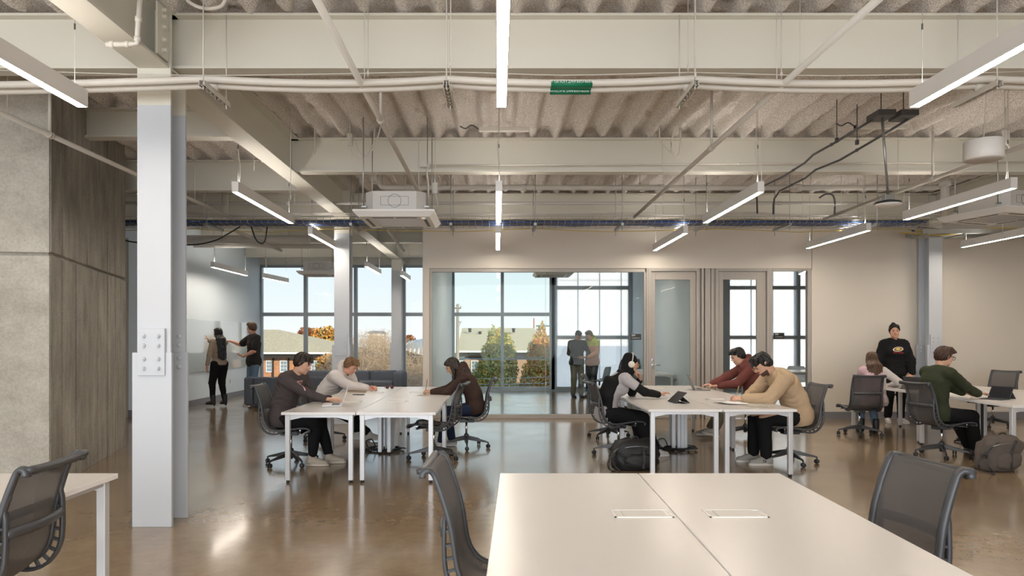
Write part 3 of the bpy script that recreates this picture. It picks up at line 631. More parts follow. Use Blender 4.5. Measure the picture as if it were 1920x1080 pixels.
# ceiling cassette units
def cassette(px, py, Y, wd, label, rz=0, hang=True, z=None, sc=1):
    c = at(px, py, Y); g = thing('ceiling_air_unit', label, 'air conditioner', c, rz)
    s = wd / .95; h = .27 * sc; q = .36 * s; e = .475 * s
    MB().prism([(-q, -q + .1), (-q + .1, -q), (q - .1, -q), (q, -q + .1), (q, q - .1), (q - .1, q), (-q + .1, q), (-q, q - .1)], .04, h).build('casing', M['grey'], g, .004)
    sk = MB(); zb = -.035
    fr = [(-e, e), (-e * .62, e * .62)]
    sk.add([(-e, -e, .02), (e, -e, .02), (e, e, .02), (-e, e, .02), (-e * .88, -e * .88, zb), (e * .88, -e * .88, zb), (e * .88, e * .88, zb), (-e * .88, e * .88, zb), (-e * .55, -e * .55, zb), (e * .55, -e * .55, zb), (e * .55, e * .55, zb), (-e * .55, e * .55, zb), (-e, -e, .04), (e, -e, .04), (e, e, .04), (-e, e, .04)],
           [(0, 1, 5, 4), (1, 2, 6, 5), (2, 3, 7, 6), (3, 0, 4, 7), (4, 5, 9, 8), (5, 6, 10, 9), (6, 7, 11, 10), (7, 4, 8, 11), (12, 15, 14, 13), (0, 12, 13, 1), (1, 13, 14, 2), (2, 14, 15, 3), (3, 15, 12, 0)])
    sk.build('fascia', M['lampw'], g)
    gr = MB().box(-e * .55, e * .55, -e * .55, e * .55, zb + .02, zb + .03)
    gr.build('grille', mat('grille_brown', (.20, .17, .14), .6) if 'grille_brown' not in D.materials else D.materials['grille_brown'], g)
    b = MB()
    for k in range(14): y = -e * .52 + k * e * 1.04 / 13; b.box(-e * .55, e * .55, y - .004, y + .004, zb, zb + .02)
    b.build('grille_bars', M['grey'], g)
    for a in range(4):
        R = Matrix.Rotation(a * PI / 2, 3, 'Z'); v = MB()
        for k in (0, 1): v.obox(R @ Vector(((-.5 + k) * e * .58, -e * .73, zb - .001)), R @ Vector((e * .26, 0, 0)), R @ Vector((0, e * .035, 0)), (0, 0, .003))
        v.build('vane_slot', M['dksteel'], g)
    ln = MB()
    t_ = .002; y_ = -q - .001
    for a, b_, z0, z1 in ((-.16, .16, .105, .108), (-.16, .16, .205, .208), (-.16, -.157, .105, .208), (.157, .16, .105, .208)): ln.box(a, b_, y_ - t_, y_, z0, z1)
    ln.build('knockout_panel', M['dksteel'], g)
    rg = MB(); pr = [(-.002, -.002), (.002, -.002), (.002, .002), (-.002, .002)]
    rg.sweep([(.075 * math.cos(a_ * PI / 10), y_, .157 + .075 * math.sin(a_ * PI / 10)) for a_ in range(20)], pr, (0, 1, 0), closed=True); rg.build('knockout_ring', M['dksteel'], g)
    for sx_ in (-1, 1):
        for sy_ in (-1, 1): MB().tube([(sx_ * (q + .02), sy_ * q * .8, .10), (sx_ * (q + .02), sy_ * q * .8, 4.04 - c.z)], .006, 6).box(min(sx_ * (q + .04), sx_ * q * .95), max(sx_ * (q + .04), sx_ * q * .95), sy_ * q * .8 - .02, sy_ * q * .8 + .02, .09, .11).build('hanger_rod', M['steel'], g)
    MB().lathe((e * .72, -e * .72, zb - .02), [(.02, 0), (.03, .01), (.03, .02)], 12).build('sensor', M['lampw'], g)
    return g
cassette(748, 412, 8.15, .92, 'white square ceiling air unit beside the top of the glazed wall')
cassette(1870, 406, 9.0, .95, 'ceiling air unit at the right edge above the loose cables', rz=.30)
cassette(600, 514, 15.9, .86, 'far ceiling air unit in front of the lounge window')
cassette(1037, 515, 16.2, .93, 'ceiling air unit inside the glass meeting room')
pipe('flexible_hose', cpath([at(800, 320, 8.1), at(803, 350, 8.05), at(801, 375, 8.0), at(790, 398, 7.95)], 5), .014, M['pipe'], 'white hose feeding the left ceiling unit', 'hose')
pipe('flexible_hose', cpath([at(815, 335, 8.7), at(817, 365, 8.7), at(821, 385, 8.7), at(816, 405, 8.6)], 5), .010, M['pipe'], 'thin white hose right of the left ceiling unit', 'hose')
# loops of flexible conduit
def loop(pts, Y, r, label): pipe('flexible_hose', cpath([at(a, b, Y) for a, b in pts], 6), r, M['pipe'], label, 'hose')
loop([(345, -12), (355, 4), (375, 14), (395, 16), (415, 11), (425, -6)], 5.0, .013, 'ribbed white hose looping in from the top edge')
loop([(655, 250), (658, 285), (672, 296), (690, 290), (705, 268), (714, 235)], 8.3, .008, 'white flexible hose looped under the ceiling left of centre')
loop([(666, 262), (672, 282), (684, 292), (699, 272), (703, 240)], 8.4, .007, 'second thin hose looped under the ceiling left of centre')
loop([(1236, 235), (1238, 262), (1250, 278), (1262, 288)], 8.4, .008, 'thin hose hanging in front of the second beam')
loop([(1266, 235), (1259, 270), (1263, 292), (1272, 292), (1276, 268), (1275, 240)], 8.35, .013, 'ribbed white hose looped in front of the second beam')
loop([(1923, 262), (1900, 283), (1890, 272), (1884, 268)], 7.6, .010, 'white hose beside the round pendant')
for px, py, Y, lab in ((945, 243, 8.2, 'slim white driver box under the ceiling at the centre'), (1650, 238, 8.2, 'slim white driver box under the ceiling at the right')):
    o = MB().box(-.30, .30, -.03, .03, -.022, .022).box(-.30, -.28, -.035, .035, -.024, .024).box(.28, .30, -.035, .035, -.024, .024).build('driver_box', M['pipe'], bevel=.003); o.location = at(px, py, Y); tag(o, lab, 'driver box')
    pipe('short_whip', cpath([at(px - 48, py - 1, Y), at(px - 60, py - 8, Y), at(px - 72, py - 2, Y), at(px - 82, py - 6, Y - .1)], 4), .008, M['dksteel'], ('dark whip cable of the centre driver box' if px < 1000 else 'dark whip cable of the right driver box'), 'cable', 6)
for px, py, Y, lab in ((1886, 255, 7.9, 'small white box beside the round pendant'), (656, 262, 8.4, 'small white box on the second beam, left'), (816, 353, 8.7, 'small white box right of the left ceiling unit')):
    o = MB().box(-.03, .03, -.02, .02, -.07, .07).box(-.025, .025, -.024, -.02, -.06, .06).tube([(0, 0, .07), (0, 0, 4.16 - zat(py, Y))], .005, 6).build('junction_box', M['pipe']); o.location = at(px, py, Y); tag(o, lab, 'junction box')
# pipe elbow in front of the girder
e_ = [at(264, -20, 4.6), at(258, 60, 4.6), at(258, 82, 4.6), at(244, 83, 4.62), at(200, 83, 4.65)]
pipe('valve_pipe', e_, .017, M['pipe'], 'white elbow pipe with fittings in front of the left girder', rings=(.7, 1.6, 3.1, 3.75))
# far lounge pipes
for px, py, Y in ((400, 458, 15.2), (560, 461, 15.2), (400, 446, 14.2), (540, 446, 14.2), (480, 449, 13.6), (741, 449, 13.8)):
    o = MB().tube([(0, 0, 0), (0, 0, 4.16 - zat(py, Y))], .006, 5).build('ceiling_rod', M['pipe']); o.location = at(px, py, Y); tag(o, 'rod holding the lounge pipes, ' + {(400, 15.2): 'far one at the left end', (560, 15.2): 'far one near the far air unit', (400, 14.2): 'left one on the fat duct', (540, 14.2): 'right one on the fat duct', (480, 13.6): 'on the slanting pipe', (741, 13.8): 'beside the partition'}[(px, Y)], 'rod', 'rods of the lounge pipes')
pipe('lounge_pipe', [at(352, 460, 15.2), at(628, 462, 15.2)], .05, M['pipe2'], 'pipe crossing over the lounge beyond the tray')
pipe('duct', [at(352, 449, 14.2), at(580, 450, 14.2)], .09, M['pipe2'], 'fat round duct over the lounge', 'duct', 16)
pipe('lounge_pipe', [at(440, 432, 12.5), at(527, 470, 15.0)], .03, M['pipe2'], 'thin slanting pipe over the lounge')
pipe('lounge_pipe', [at(727, 432, 12.9), at(757, 470, 15.0)], .03, M['pipe2'], 'thin slanting pipe between lounge and meeting room')
# ------------------------------------------------------------------ furniture
def table(x0, x1, y0, y1, label, group, legs=((0, 0), (1, 0), (0, 1), (1, 1)), rz=0, boxes=(), poly=None, z=.73, lw=.024, inset=.03, piv=None, topm=None):
    xc, yc = ((x0 + x1) / 2, (y0 + y1) / 2) if piv is None else piv
    g = thing('table', label, 'table', (xc, yc, 0), rz, group)
    a, b, c, d = x0 - xc, x1 - xc, y0 - yc, y1 - yc
    P_ = poly or [(a, c), (b, c), (b, d), (a, d)]
    t = MB().prism(P_, z - .028, z); t.m = [1, 0] + [1] * len(P_)
    t.build('tabletop', [topm or M['top'], M['edge']], g, .002)
    e = inset + .008
    r = MB()
    r.box(a + e, b - e, c + e, c + e + .03, z - .058, z - .028).box(a + e, b - e, d - e - .03, d - e, z - .058, z - .028).box(a + e, a + e + .03, c + e + .03, d - e - .03, z - .058, z - .028).box(b - e - .03, b - e, c + e + .03, d - e - .03, z - .058, z - .028)
    if not poly: r.build('apron_rail', M['leg'], g)
    e = inset
    for u, v in legs:
        if isinstance(u, float): lx, ly = u - xc, v - yc; sx_ = 1; sy_ = 1
        else: lx = (a + e + lw if u == 0 else b - e - lw); ly = (c + e + lw if v == 0 else d - e - lw); sx_ = 1 if u == 0 else -1; sy_ = 1 if v == 0 else -1
        MB().box(lx - lw, lx + lw, ly - lw, ly + lw, .025, z - .03).build('leg', M['leg'], g, .004)
        lf = MB().lathe((lx, ly, 0), [(.018, 0), (.018, .025)], 10); lf.build('leveller', M['black'], g)
        br = MB(); w_ = .012
        br.add([(lx, ly - w_, z - .03), (lx + sx_ * .21, ly - w_, z - .03), (lx + sx_ * .21, ly - w_, z - .045), (lx + sx_ * lw, ly - w_, z - .085), (lx, ly - w_, z - .085),
                (lx, ly + w_, z - .03), (lx + sx_ * .21, ly + w_, z - .03), (lx + sx_ * .21, ly + w_, z - .045), (lx + sx_ * lw, ly + w_, z - .085), (lx, ly + w_, z - .085)],
               [(0, 1, 2, 3, 4), (9, 8, 7, 6, 5)] + [(i, i + 5, (i + 1) % 5 + 5, (i + 1) % 5) for i in range(5)])
        br.build('corner_bracket', M['leg'], g)
    for (bx, by) in boxes:
        bx -= xc; by -= yc; w_, h_ = .125, .062
        MB().box(bx - w_, bx + w_, by - h_, by - h_ + .008, z, z + .004).box(bx - w_, bx + w_, by + h_ - .008, by + h_, z, z + .004).box(bx - w_, bx - w_ + .008, by - h_, by + h_, z, z + .004).box(bx + w_ - .008, bx + w_, by - h_, by + h_, z, z + .004).build('power_box_rim', M['lampw'], g)
        MB().box(bx - w_ + .045, bx + w_ - .03, by - h_ + .01, by + h_ - .01, z, z + .003).box(bx - w_ + .008, bx - w_ + .04, by - h_ + .01, by + h_ - .01, z - .0, z + .0012).build('power_box_lid', M['grey'], g)
    return g
G1 = 'white tables pushed together on the left'; G2 = 'white tables pushed together in the middle'
table(-2.215, -1.455, 7.0, 8.86, 'front left white table, laptop of the man in the charcoal sweatshirt on it', G1, boxes=((-1.75, 8.2),))
table(-1.445, -.63, 7.0, 8.86, 'front right white table of the left cluster, empty chair pushed up to it', G1, boxes=((-1.2, 8.2),))
table(-2.215, -1.455, 8.87, 10.75, 'back left white table where the person in the pale hoodie writes', G1, boxes=((-1.72, 9.6),))
table(-1.445, -.63, 8.87, 10.75, 'back right white table where the woman in the brown hoodie writes', G1, boxes=((-1.1, 9.6),))
table(1.62, 2.41, 7.3, 9.18, 'front left white table of the middle cluster, the folded tablet on it', G2, boxes=((2.2, 8.55),), topm=None)
table(2.42, 3.21, 7.3, 9.18, 'front right white table of the middle cluster, under the loose papers', G2, boxes=((2.75, 8.55),))
table(1.62, 2.41, 9.19, 11.05, 'back left white table of the middle cluster, empty', G2)
table(2.42, 3.21, 9.19, 11.05, 'back right white table of the middle cluster, under the dark laptop', G2)
a_ = .03
table(-.0, .785, 1.75, 3.82, 'nearest large white table, left half before the seam', 'two nearest white tables', rz=a_ * 0, boxes=((.62, 2.93),), poly=[(-.44, -1.05), (.335, -1.05), (.395, 1.035), (-.375, 1.035)])
table(.795, 1.58, 1.75, 3.82, 'nearest large white table, right half after the seam', 'two nearest white tables', boxes=((1.02, 2.93),), poly=[(-.455, -1.05), (.305, -1.05), (.392, 1.035), (-.395, 1.035)])
table(-3.4, -2.12, 2.1, 3.82, 'white table cut by the lower left edge of the view', None)
# right cluster
table(5.80, 7.75, 7.68, 9.65, 'nearest white table of the right cluster, tablet with keyboard on it', 'white tables on the right', z=.73, legs=((5.86, 7.76), (7.6, 7.76), (5.96, 9.58), (7.6, 9.58)), poly=[(-.95, -.955), (.975, -.955), (.975, .985), (-.86, .985)])
table(5.9, 7.75, 9.66, 11.75, 'back white table of the right cluster where the seated woman rests her hand', 'white tables on the right', z=.73, legs=((6.03, 11.55), (6.84, 11.58), (7.6, 11.6), (6.03, 9.75)), poly=[(-.9, -1.04), (.925, -1.04), (.925, 1.045), (-.05, 1.045), (-.88, .30)])
# cable spines under the clusters
def spine(x, y, label):
    g = thing('power_spine', label, 'power post', (x, y, 0))
    for dx in (-.045, .045): MB().box(dx - .022, dx + .022, -.025, .025, .01, .70).build('post', M['leg'], g, .004)
    MB().box(-.02, .02, -.012, .012, .02, .70).build('cable_riser', M['black'], g)
    r = random.Random(int(x * 100)); 
    for k in range(3):
        pts = []; 
        for i in range(14): t = i / 13 * PI * 3 + k; q = .07 + .10 * r.random(); pts.append((math.cos(t) * q * 1.6 - .05 * k, math.sin(t) * q, .012 + .03 * r.random()))
        MB().tube(cpath(pts, 4), .008, 6).build('cable', M['black'], g)
    MB().tube(cpath([(-.1, 0, .02), (-.26, -.02, .03), (-.32, .02, .12), (-.24, 0, .15), (-.2, 0, .04), (-.34, .05, .012), (-.38, .0, .012)], 5), .008, 6).build('cable', M['black'], g)
spine(-1.42, 9.05, 'grey power posts with black cables under the left cluster')
spine(2.47, 9.12, 'grey power posts with black cables under the middle cluster')
spine(6.95, 9.8, 'grey power posts under the right cluster')

# task chair: continuous side frames, stretched mesh, five star base; faces +Y
SP = [(.265, .405), (.275, .430), (.245, .447), (.17, .452), (.06, .440), (-.05, .425), (-.14, .425), (-.205, .455), (-.245, .52), (-.262, .60), (-.278, .70), (-.305, .80), (-.335, .885), (-.352, .925), (-.372, .94), (-.393, .93), (-.395, .908)]
def half_w(t): return lerp(.235, .205, min(1, t * 1.25)) if t < .8 else lerp(.205, .222, (t - .8) / .2)
def make_chair(label, group):
    g = thing('task_chair', label, 'chair', (0, 0, 0), 0, group)
    cp = cpath([(0, a, b) for a, b in SP], 3); n = len(cp)
    # mesh sling with thickness
    vs = []; fs = []; W = 8
    for i, p in enumerate(cp):
        t = i / (n - 1); hw = half_w(t) - .012; d = (cp[min(i + 1, n - 1)] - cp[max(i - 1, 0)]).normalized(); nn = Vector((0, -d.z, d.y))
        for k in range(W + 1):
            u = k / W * 2 - 1; sag = .022 * (1 - u * u) * math.sin(min(1, t * 1.1) * PI)
            q = p - nn * -sag; vs.append((u * hw, q.y, q.z))
    nv = len(vs)
    for i, v in enumerate(vs[:nv]): vs.append((v[0], v[1], v[2] - .003))
    for i in range(n - 1):
        for k in range(W):
            a = i * (W + 1) + k; fs.append((a, a + 1, a + W + 2, a + W + 1)); fs.append((nv + a, nv + a + W + 1, nv + a + W + 2, nv + a + 1))
    b = MB(); b.add(vs, fs, 0, True); b.build('mesh_sling', M['mesh'], g)
    prof = [(-.009, -.016), (.009, -.016), (.012, 0), (.009, .016), (-.009, .016), (-.012, 0)]
    for s in (-1, 1):
        path = [Vector((s * half_w(i / (n - 1)), p.y, p.z)) for i, p in enumerate(cp)]
        fr = MB().sweep(path, prof, (1, 0, 0), sm=True, scales=[1.0 if i < n * .85 else 1.15 for i in range(n)]).build('side_frame', M['chair'], g)
        # outer spine below and behind the bend, joined by ribs
        i0, i1 = int(n * .30), int(n * .66); out = []
        for i in range(i0 - 2, i1 + 3):
            i = max(0, min(n - 1, i)); p = cp[i]; d = (cp[i + 1] - cp[i - 1]).normalized(); nn = Vector((0, -d.z, d.y)); nn = nn if (nn.y < 0 or nn.z < 0) else -nn
            if nn.dot(Vector((0, -.7, -.7))) < 0: nn = -nn
            k = math.sin(PI * max(0, min(1, (i - i0) / (i1 - i0)))) ** .6 if i0 < i < i1 else 0
            out.append(Vector((s * (half_w(i / (n - 1)) - .004), p.y, p.z)) + nn * (.048 * k + .004))
        MB().sweep(out, [(-.008, -.012), (.008, -.012), (.008, .012), (-.008, .012)], (1, 0, 0), sm=True).build('outer_spine', M['chair'], fr)
        for j in range(9):
            t = .12 + j * .095; i = i0 + t * (i1 - i0); ii = int(i); p = cp[ii].lerp(cp[ii + 1], i - ii); q = out[ii - i0 + 2].lerp(out[ii - i0 + 3], i - ii)
            a = Vector((q.x, p.y, p.z)); MB().obox((a + q) / 2, (.009, 0, 0), (q - a) / 2, (q - a).normalized().cross(Vector((1, 0, 0))) * .0055).build('rib', M['chair'], fr)
    # bars
    i = int(n * .60); p = cp[i]
    MB().sweep([(-.205 + .41 * k / 10, p.y - .035 - .035 * math.sin(PI * k / 10), p.z + .0) for k in range(11)], [(-.006, -.022), (.006, -.022), (.009, 0), (.006, .022), (-.006, .022)], sm=True).build('lumbar_bar', M['chair'], g)
    p = cp[-4]; MB().sweep([(-.225 + .45 * k / 10, p.y - .01, p.z + .008 - .010 * math.sin(PI * k / 10)) for k in range(11)], [(-.014, -.012), (.014, -.012), (.018, .006), (0, .016), (-.018, .006)], sm=True).build('top_rail', M['chair'], g)
    MB().sweep([(-.22 + .44 * k / 8, .262, .412) for k in range(9)], [(-.010, -.010), (.010, -.010), (.010, .010), (-.010, .010)], sm=True).build('front_rail', M['chair'], g)
    MB().box(-.05, .05, -.11, .09, .345, .395).prism([(-.225, -.075), (.225, -.075), (.225, -.04), (.05, .02), (-.05, .02), (-.225, -.04)], .385, .408).prism([(-.215, .15), (.215, .15), (.215, .17), (.05, .06), (-.05, .06), (-.215, .17)], .388, .41).build('seat_mechanism', M['chair'], g, .006)
    MB().tube([(.05, .02, .375), (.16, .02, .375), (.20, .03, .37)], .006, 6).build('lever', M['black'], g)
    for s in (-1, 1):
        for y in (-.05, .16): MB().lathe((s * .205, y, .425), [(.009, 0), (.009, .006)], 8, (s, 0, 0)).build('bolt', M['chrome'], g)
    MB().lathe((0, 0, .18), [(.0155, 0), (.0155, .17)], 14).build('gas_lift', M['chrome'], g)
    MB().lathe((0, 0, .065), [(.022, 0), (.026, .03), (.034, .06), (.034, .105), (.026, .125)], 16).build('hub', M['base'], g)
    for k in range(5):
        t = PI / 2 + .35 + k * 2 * PI / 5; d = Vector((math.cos(t), math.sin(t), 0)); up = Vector((0, 0, 1)); sd_ = d.cross(up)
        arm = MB(); a0 = d * .02 + up * .135; a1 = d * .29 + up * .085
        vs = []
        for p, hw, hh in ((a0, .026, .028), ((a0 + a1) / 2, .021, .020), (a1, .013, .010), (a1 + d * .02 - up * .012, .011, .012)):
            for i, j in ((-1, -1), (1, -1), (1, 1), (-1, 1)): vs.append(p + sd_ * hw * i * (1 if j < 0 else .6) + up * hh * j)
        fs = [(0, 3, 2, 1), (12, 13, 14, 15)] + [(r * 4 + i, r * 4 + (i + 1) % 4, r * 4 + 4 + (i + 1) % 4, r * 4 + 4 + i) for r in range(3) for i in range(4)]
        arm.add(vs, fs); am = arm.build('base_arm', M['base'], g, .003)
        c = d * .308; ax = Matrix.Rotation(.5 + k, 3, 'Z') @ sd_
        w_ = MB().lathe(c + up * .05, [(.009, 0), (.009, .035)], 8)
        for q in (-1, 1): w_.lathe(c + up * .028 + ax * q * .004, [(.018, 0), (.026, .002), (.028, .008), (.026, .016), (.014, .020)], 14, ax * q)
        w_.build('caster', M['black'], am)
    return g
proto = None
def chair(x, y, face, label, group, up=0, sc=1):       # face: direction the sitter looks, degrees from +X
    global proto
    if proto is None: proto = o = make_chair(label, group)
    else: o = copy_tree(proto)
    o.location = (x, y, 0); o.rotation_euler = (0, 0, math.radians(face - 90)); tag(o, label, 'chair', group); o.scale = (sc, sc, sc)
    return o
GC = 'mesh task chairs'
chair(-2.36, 3.02, 184, 'mesh chair in the lower left corner seen from behind', GC)
chair(.10, 3.0, -3, 'nearest mesh chair left of the big white table', GC)
chair(1.52, 2.97, 180 + 6, 'nearest mesh chair right of the big white table', GC)
chair(-2.44, 8.08, 2, 'mesh chair under the man in the charcoal sweatshirt', GC)
chair(-2.55, 10.0, -4, 'mesh chair behind the person in the pale hoodie', GC)
chair(-.78, 8.42, 172, 'empty mesh chair turned to the right side of the left cluster', GC)
chair(-.42, 9.35, 182, 'mesh chair under the woman in the brown hoodie', GC)
chair(1.55, 8.72, 6, 'mesh chair under the person wearing the beanie', GC)
chair(1.68, 10.25, -8, 'empty mesh chair just behind the chair of the person with the beanie', GC)
chair(3.78, 10.4, 178, 'mesh chair under the man in the maroon hoodie', GC)
chair(3.50, 8.18, 184, 'mesh chair under the man in the tan sweatshirt', GC)
chair(5.60, 10.55, 82, 'mesh chair of the long haired woman, its back towards us', GC)
chair(5.60, 8.60, 10, 'mesh chair under the man in the green sweater', GC)
chair(8.35, 11.5, 205, 'empty mesh chair beyond the right cluster against the wall', GC)
chair(3.0, 17.6, 200, 'left one of two dark chairs inside the glass meeting room', GC)
chair(3.5, 18.3, 215, 'right one of two dark chairs inside the glass meeting room', GC)
# shell chairs in the right hand room and in the meeting room
def shell_chair(x, y, face, m, label, s=1, group=None):
    g = thing('shell_chair', label, 'chair', (x, y, 0), math.radians(face - 90), group)
    vs = []; fs = []; n = 14; W = 8
    prof = cpath([(0, .22, .42), (0, .20, .45), (0, .05, .44), (0, -.12, .44), (0, -.20, .50), (0, -.235, .62), (0, -.26, .74), (0, -.275, .80)], 2); n = len(prof)
    for i, p in enumerate(prof):
        t = i / (n - 1); hw = .23 * (1 - max(0, t - .75) ** 2 * 4); 
        for k in range(W + 1):
            u = k / W * 2 - 1; c = .05 * u * u; vs.append((u * hw, p.y + (c if t > .5 else 0), p.z + (c * .5 if t < .5 else 0)))
    nv = len(vs); vs += [(a, b - .008, c - .008) for a, b, c in vs[:nv]]
    for i in range(n - 1):
        for k in range(W):
            a = i * (W + 1) + k; fs.append((a, a + 1, a + W + 2, a + W + 1)); fs.append((nv + a, nv + a + W + 1, nv + a + W + 2, nv + a + 1))
    MB().add(vs, fs, 0, True).build('shell', m, g)
    MB().lathe((0, 0, .1), [(.02, 0), (.02, .32), (.09, .33)], 12).build('post', M['base'], g)
    for k in range(4):
        t = PI / 4 + k * PI / 2; MB().tube([(0, 0, .12), (.14 * math.cos(t), .14 * math.sin(t), .10), (.27 * math.cos(t), .27 * math.sin(t), .02)], .016, 6).build('leg', M['base'], g)
    return g
M['shellw'] = mat('shell_pale', (.55, .60, .66), .5); M['shello'] = mat('shell_olive', (.18, .18, .13), .6); M['shellb'] = mat('shell_bluegrey', (.33, .40, .44), .5)
table(5.9, 8.6, 15.4, 16.6, 'pale table in the room behind the sidelight', None, z=.74)
shell_chair(6.65, 16.95, -60, M['shellw'], 'pale shell chair showing over the table, seen through the sidelight')
shell_chair(7.55, 17.1, -100, M['shellw'], 'second pale shell chair nearer the wall, seen through the sidelight')
shell_chair(6.75, 14.6, 110, M['shello'], 'olive shell chair close behind the sidelight')
shell_chair(2.55, 17.0, 150, M['shellb'], 'blue grey shell chair between the two people in the meeting room')
table(3.05, 3.80, 14.6, 17.0, 'pale desk along the wall of the glass meeting room', None, z=.74)
# sofas
def rbox(mb_name, x0, x1, y0, y1, z0, z1, m, g, r=.05):
    o = MB().box(x0, x1, y0, y1, z0, z1).build(mb_name, m, g); b = o.modifiers.new('bevel', 'BEVEL'); b.width = r; b.segments = 4
    for p in o.data.polygons: p.use_smooth = True
    return o
g = thing('sofa', 'low dark grey sofa with its back to us below the lounge windows', 'sofa', (-4.45, 14.55, 0))
for i, (a, b) in enumerate(((-.95, -.755), (-.75, .35), (.355, 1.5))): rbox('back_panel', a, b, -.02, .20, .07, .67, M['sofa'], g, .05)
rbox('seat_cushion', -.75, 1.5, .2, .80, .20, .42, M['sofa'], g); rbox('armrest', -.95, -.76, .2, .80, .09, .58, M['sofa'], g)
for x in (-.85, .3, 1.4):
    for y in (.06, .74): MB().lathe((x, y, 0), [(.02, 0), (.02, .09)], 10).build('foot', M['chrome'], g)
g = thing('sofa', 'dark grey sofa facing us in front of the window wall', 'sofa', (-3.75, 17.3, 0))
for a, b in ((-1.3, -.4), (-.39, .42), (.43, 1.12)): rbox('back_panel', a, b, .52, .74, .09, .66, M['sofa'], g, .05)
for a, b in ((-1.3, -.1), (-.09, 1.12)): rbox('seat_cushion', a, b, -.15, .52, .18, .42, M['sofa'], g, .04)
rbox('armrest', 1.12, 1.38, -.15, .74, .09, .66, M['sofa'], g, .09)
for x in (-1.2, 1.2):
    for y in (-.05, .65): MB().lathe((x, y, 0), [(.02, 0), (.02, .1)], 10).build('foot', M['chrome'], g)
# ---- things on the tables
ZT_ = .731
M['screen'] = mat('screen_dark', (.02, .022, .026), .12); M['alu'] = mat('laptop_silver', (.62, .62, .64), .35, .5); M['spacegrey'] = mat('laptop_grey', (.20, .18, .18), .4, .5)
M['keys'] = mat('keys', (.05, .05, .055), .6); M['paper'] = mat('paper', (.86, .85, .83), .8); M['tan'] = mat('tan_cover', (.45, .33, .22), .7); M['skinscr'] = mat('screen_glow', (.3, .3, .33), .3, emit=(.55, .6, .7), estr=.25)
def laptop(x, y, face, body, label, w=.31, d=.215, ang=108, rest=ZT_):
    g = thing('laptop', label, 'laptop', (x, y, rest), math.radians(face - 90))     # user sits at -Y side looking +Y (face)
    MB().box(-w / 2, w / 2, -d / 2, d / 2, .002, .014).build('keyboard_base', body, g, .003)
    k = MB()
    for r in range(5):
        for c in range(12): kx = -w / 2 + .022 + c * (w - .044) / 12; ky = -d * .02 + r * .0165; k.box(kx, kx + (w - .044) / 12 - .003, ky, ky + .0135, .014, .0152)
    k.build('keys', M['keys'], g, kind='stuff'); MB().box(-.05, .05, -d / 2 + .01, -d * .1, .014, .0145).build('touchpad', M['grey'], g)
    a = math.radians(ang - 90); u = Vector((0, math.sin(a), math.cos(a))); n = Vector((0, -math.cos(a), math.sin(a))); c = Vector((0, d / 2, .012)) + u * (d / 2)
    MB().obox(c, (w / 2, 0, 0), u * (d / 2), n * .003).build('lid', body, g, .002)
    MB().obox(c + n * .0035, (w / 2 - .008, 0, 0), u * (d / 2 - .009), n * .0004).build('screen', M['skinscr'], g)
    return g
laptop(-1.86, 7.72, 10, M['alu'], 'open silver laptop in front of the man in the charcoal sweatshirt')
laptop(3.02, 10.1, 172, M['spacegrey'], 'open dark laptop in front of the man in the maroon hoodie', ang=112)
def tablet(x, y, face, label, ang=50, w=.25, h=.18, kb=False, case=None):
    case = case or M['keys']
    g = thing('tablet', label, 'tablet', (x, y, ZT_), math.radians(face - 90))
    a = math.radians(ang); u = Vector((0, math.cos(a), math.sin(a))); n = Vector((0, -math.sin(a), math.cos(a))); b = Vector((0, 0, .006)); c = b + u * (h / 2)
    MB().obox(c, (w / 2, 0, 0), u * (h / 2), n * .005).build('case', case, g, .003)
    MB().obox(c + n * .0055, (w / 2 - .006, 0, 0), u * (h / 2 - .006), n * .0006).build('screen', M['screen'], g)
    t = b + u * (h * .62); f = Vector((0, t.y + .09, .004))
    MB().obox((t + f) / 2, (w / 2 - .004, 0, 0), (f - t) / 2, (f - t).normalized().cross(Vector((1, 0, 0))) * .002).build('stand_flap', case, g)
    if kb:
        MB().box(-w / 2, w / 2, -.19, .0, .001, .008).build('keyboard', case, g, .002)
        k = MB()
        for r in range(4):
            for cc in range(11): kx = -w / 2 + .012 + cc * (w - .024) / 11; k.box(kx, kx + (w - .024) / 11 - .003, -.085 + r * .019, -.070 + r * .019, .008, .0095)
        k.build('keys', M['black'], g, kind='stuff')
    else: MB().box(-w / 2, w / 2, .06, .15, .0005, .004).build('folded_cover', case, g)
    return g
tablet(2.06, 8.05, 8, 'black folded tablet under the fingers of the person with the beanie', ang=42)
tablet(6.28, 8.55, 28, 'tablet with keyboard in front of the man in the green sweater', ang=55, kb=True)
tablet(6.28, 10.25, -160, 'black tablet standing on the back table beside the woman with the hair bun', ang=65, w=.28, h=.2)
def sheet(x, y, rz, label, w=.216, h=.28, n=3, m=None, cat='paper', group=None, curl=.0):
    g = thing('paper_stack' if n > 1 else 'paper_sheet', label, cat, (x, y, ZT_), rz, group)
    r = random.Random(int(x * 999 + y * 77))
    for k in range(n):
        dx, dy, q = (r.random() - .5) * .03 * n, (r.random() - .5) * .03 * n, (r.random() - .5) * .3
        Rm = Matrix.Rotation(q, 3, 'Z'); vs = []
        for j in (0, 1):
            for i in range(5): t = i / 4 - .5; v = Rm @ Vector((t * w, (j - .5) * h, 0)); vs.append((v.x + dx, v.y + dy, .001 + k * .0015 + curl * abs(t) ** 2 * 4 * .01))
        nv = len(vs); vs += [(a, b, c + .001) for a, b, c in vs]
        fs = [(i, i + 1, i + 6, i + 5) for i in range(4)] + [(nv + i + 5, nv + i + 6, nv + i + 1, nv + i) for i in range(4)] + [(0, 5, nv + 5, nv), (4, nv + 4, nv + 9, 9), (0, nv, nv + 4, 4), (5, 9, nv + 9, nv + 5)]
        MB().add(vs, fs).build('sheet', m or M['paper'], g)
    return g
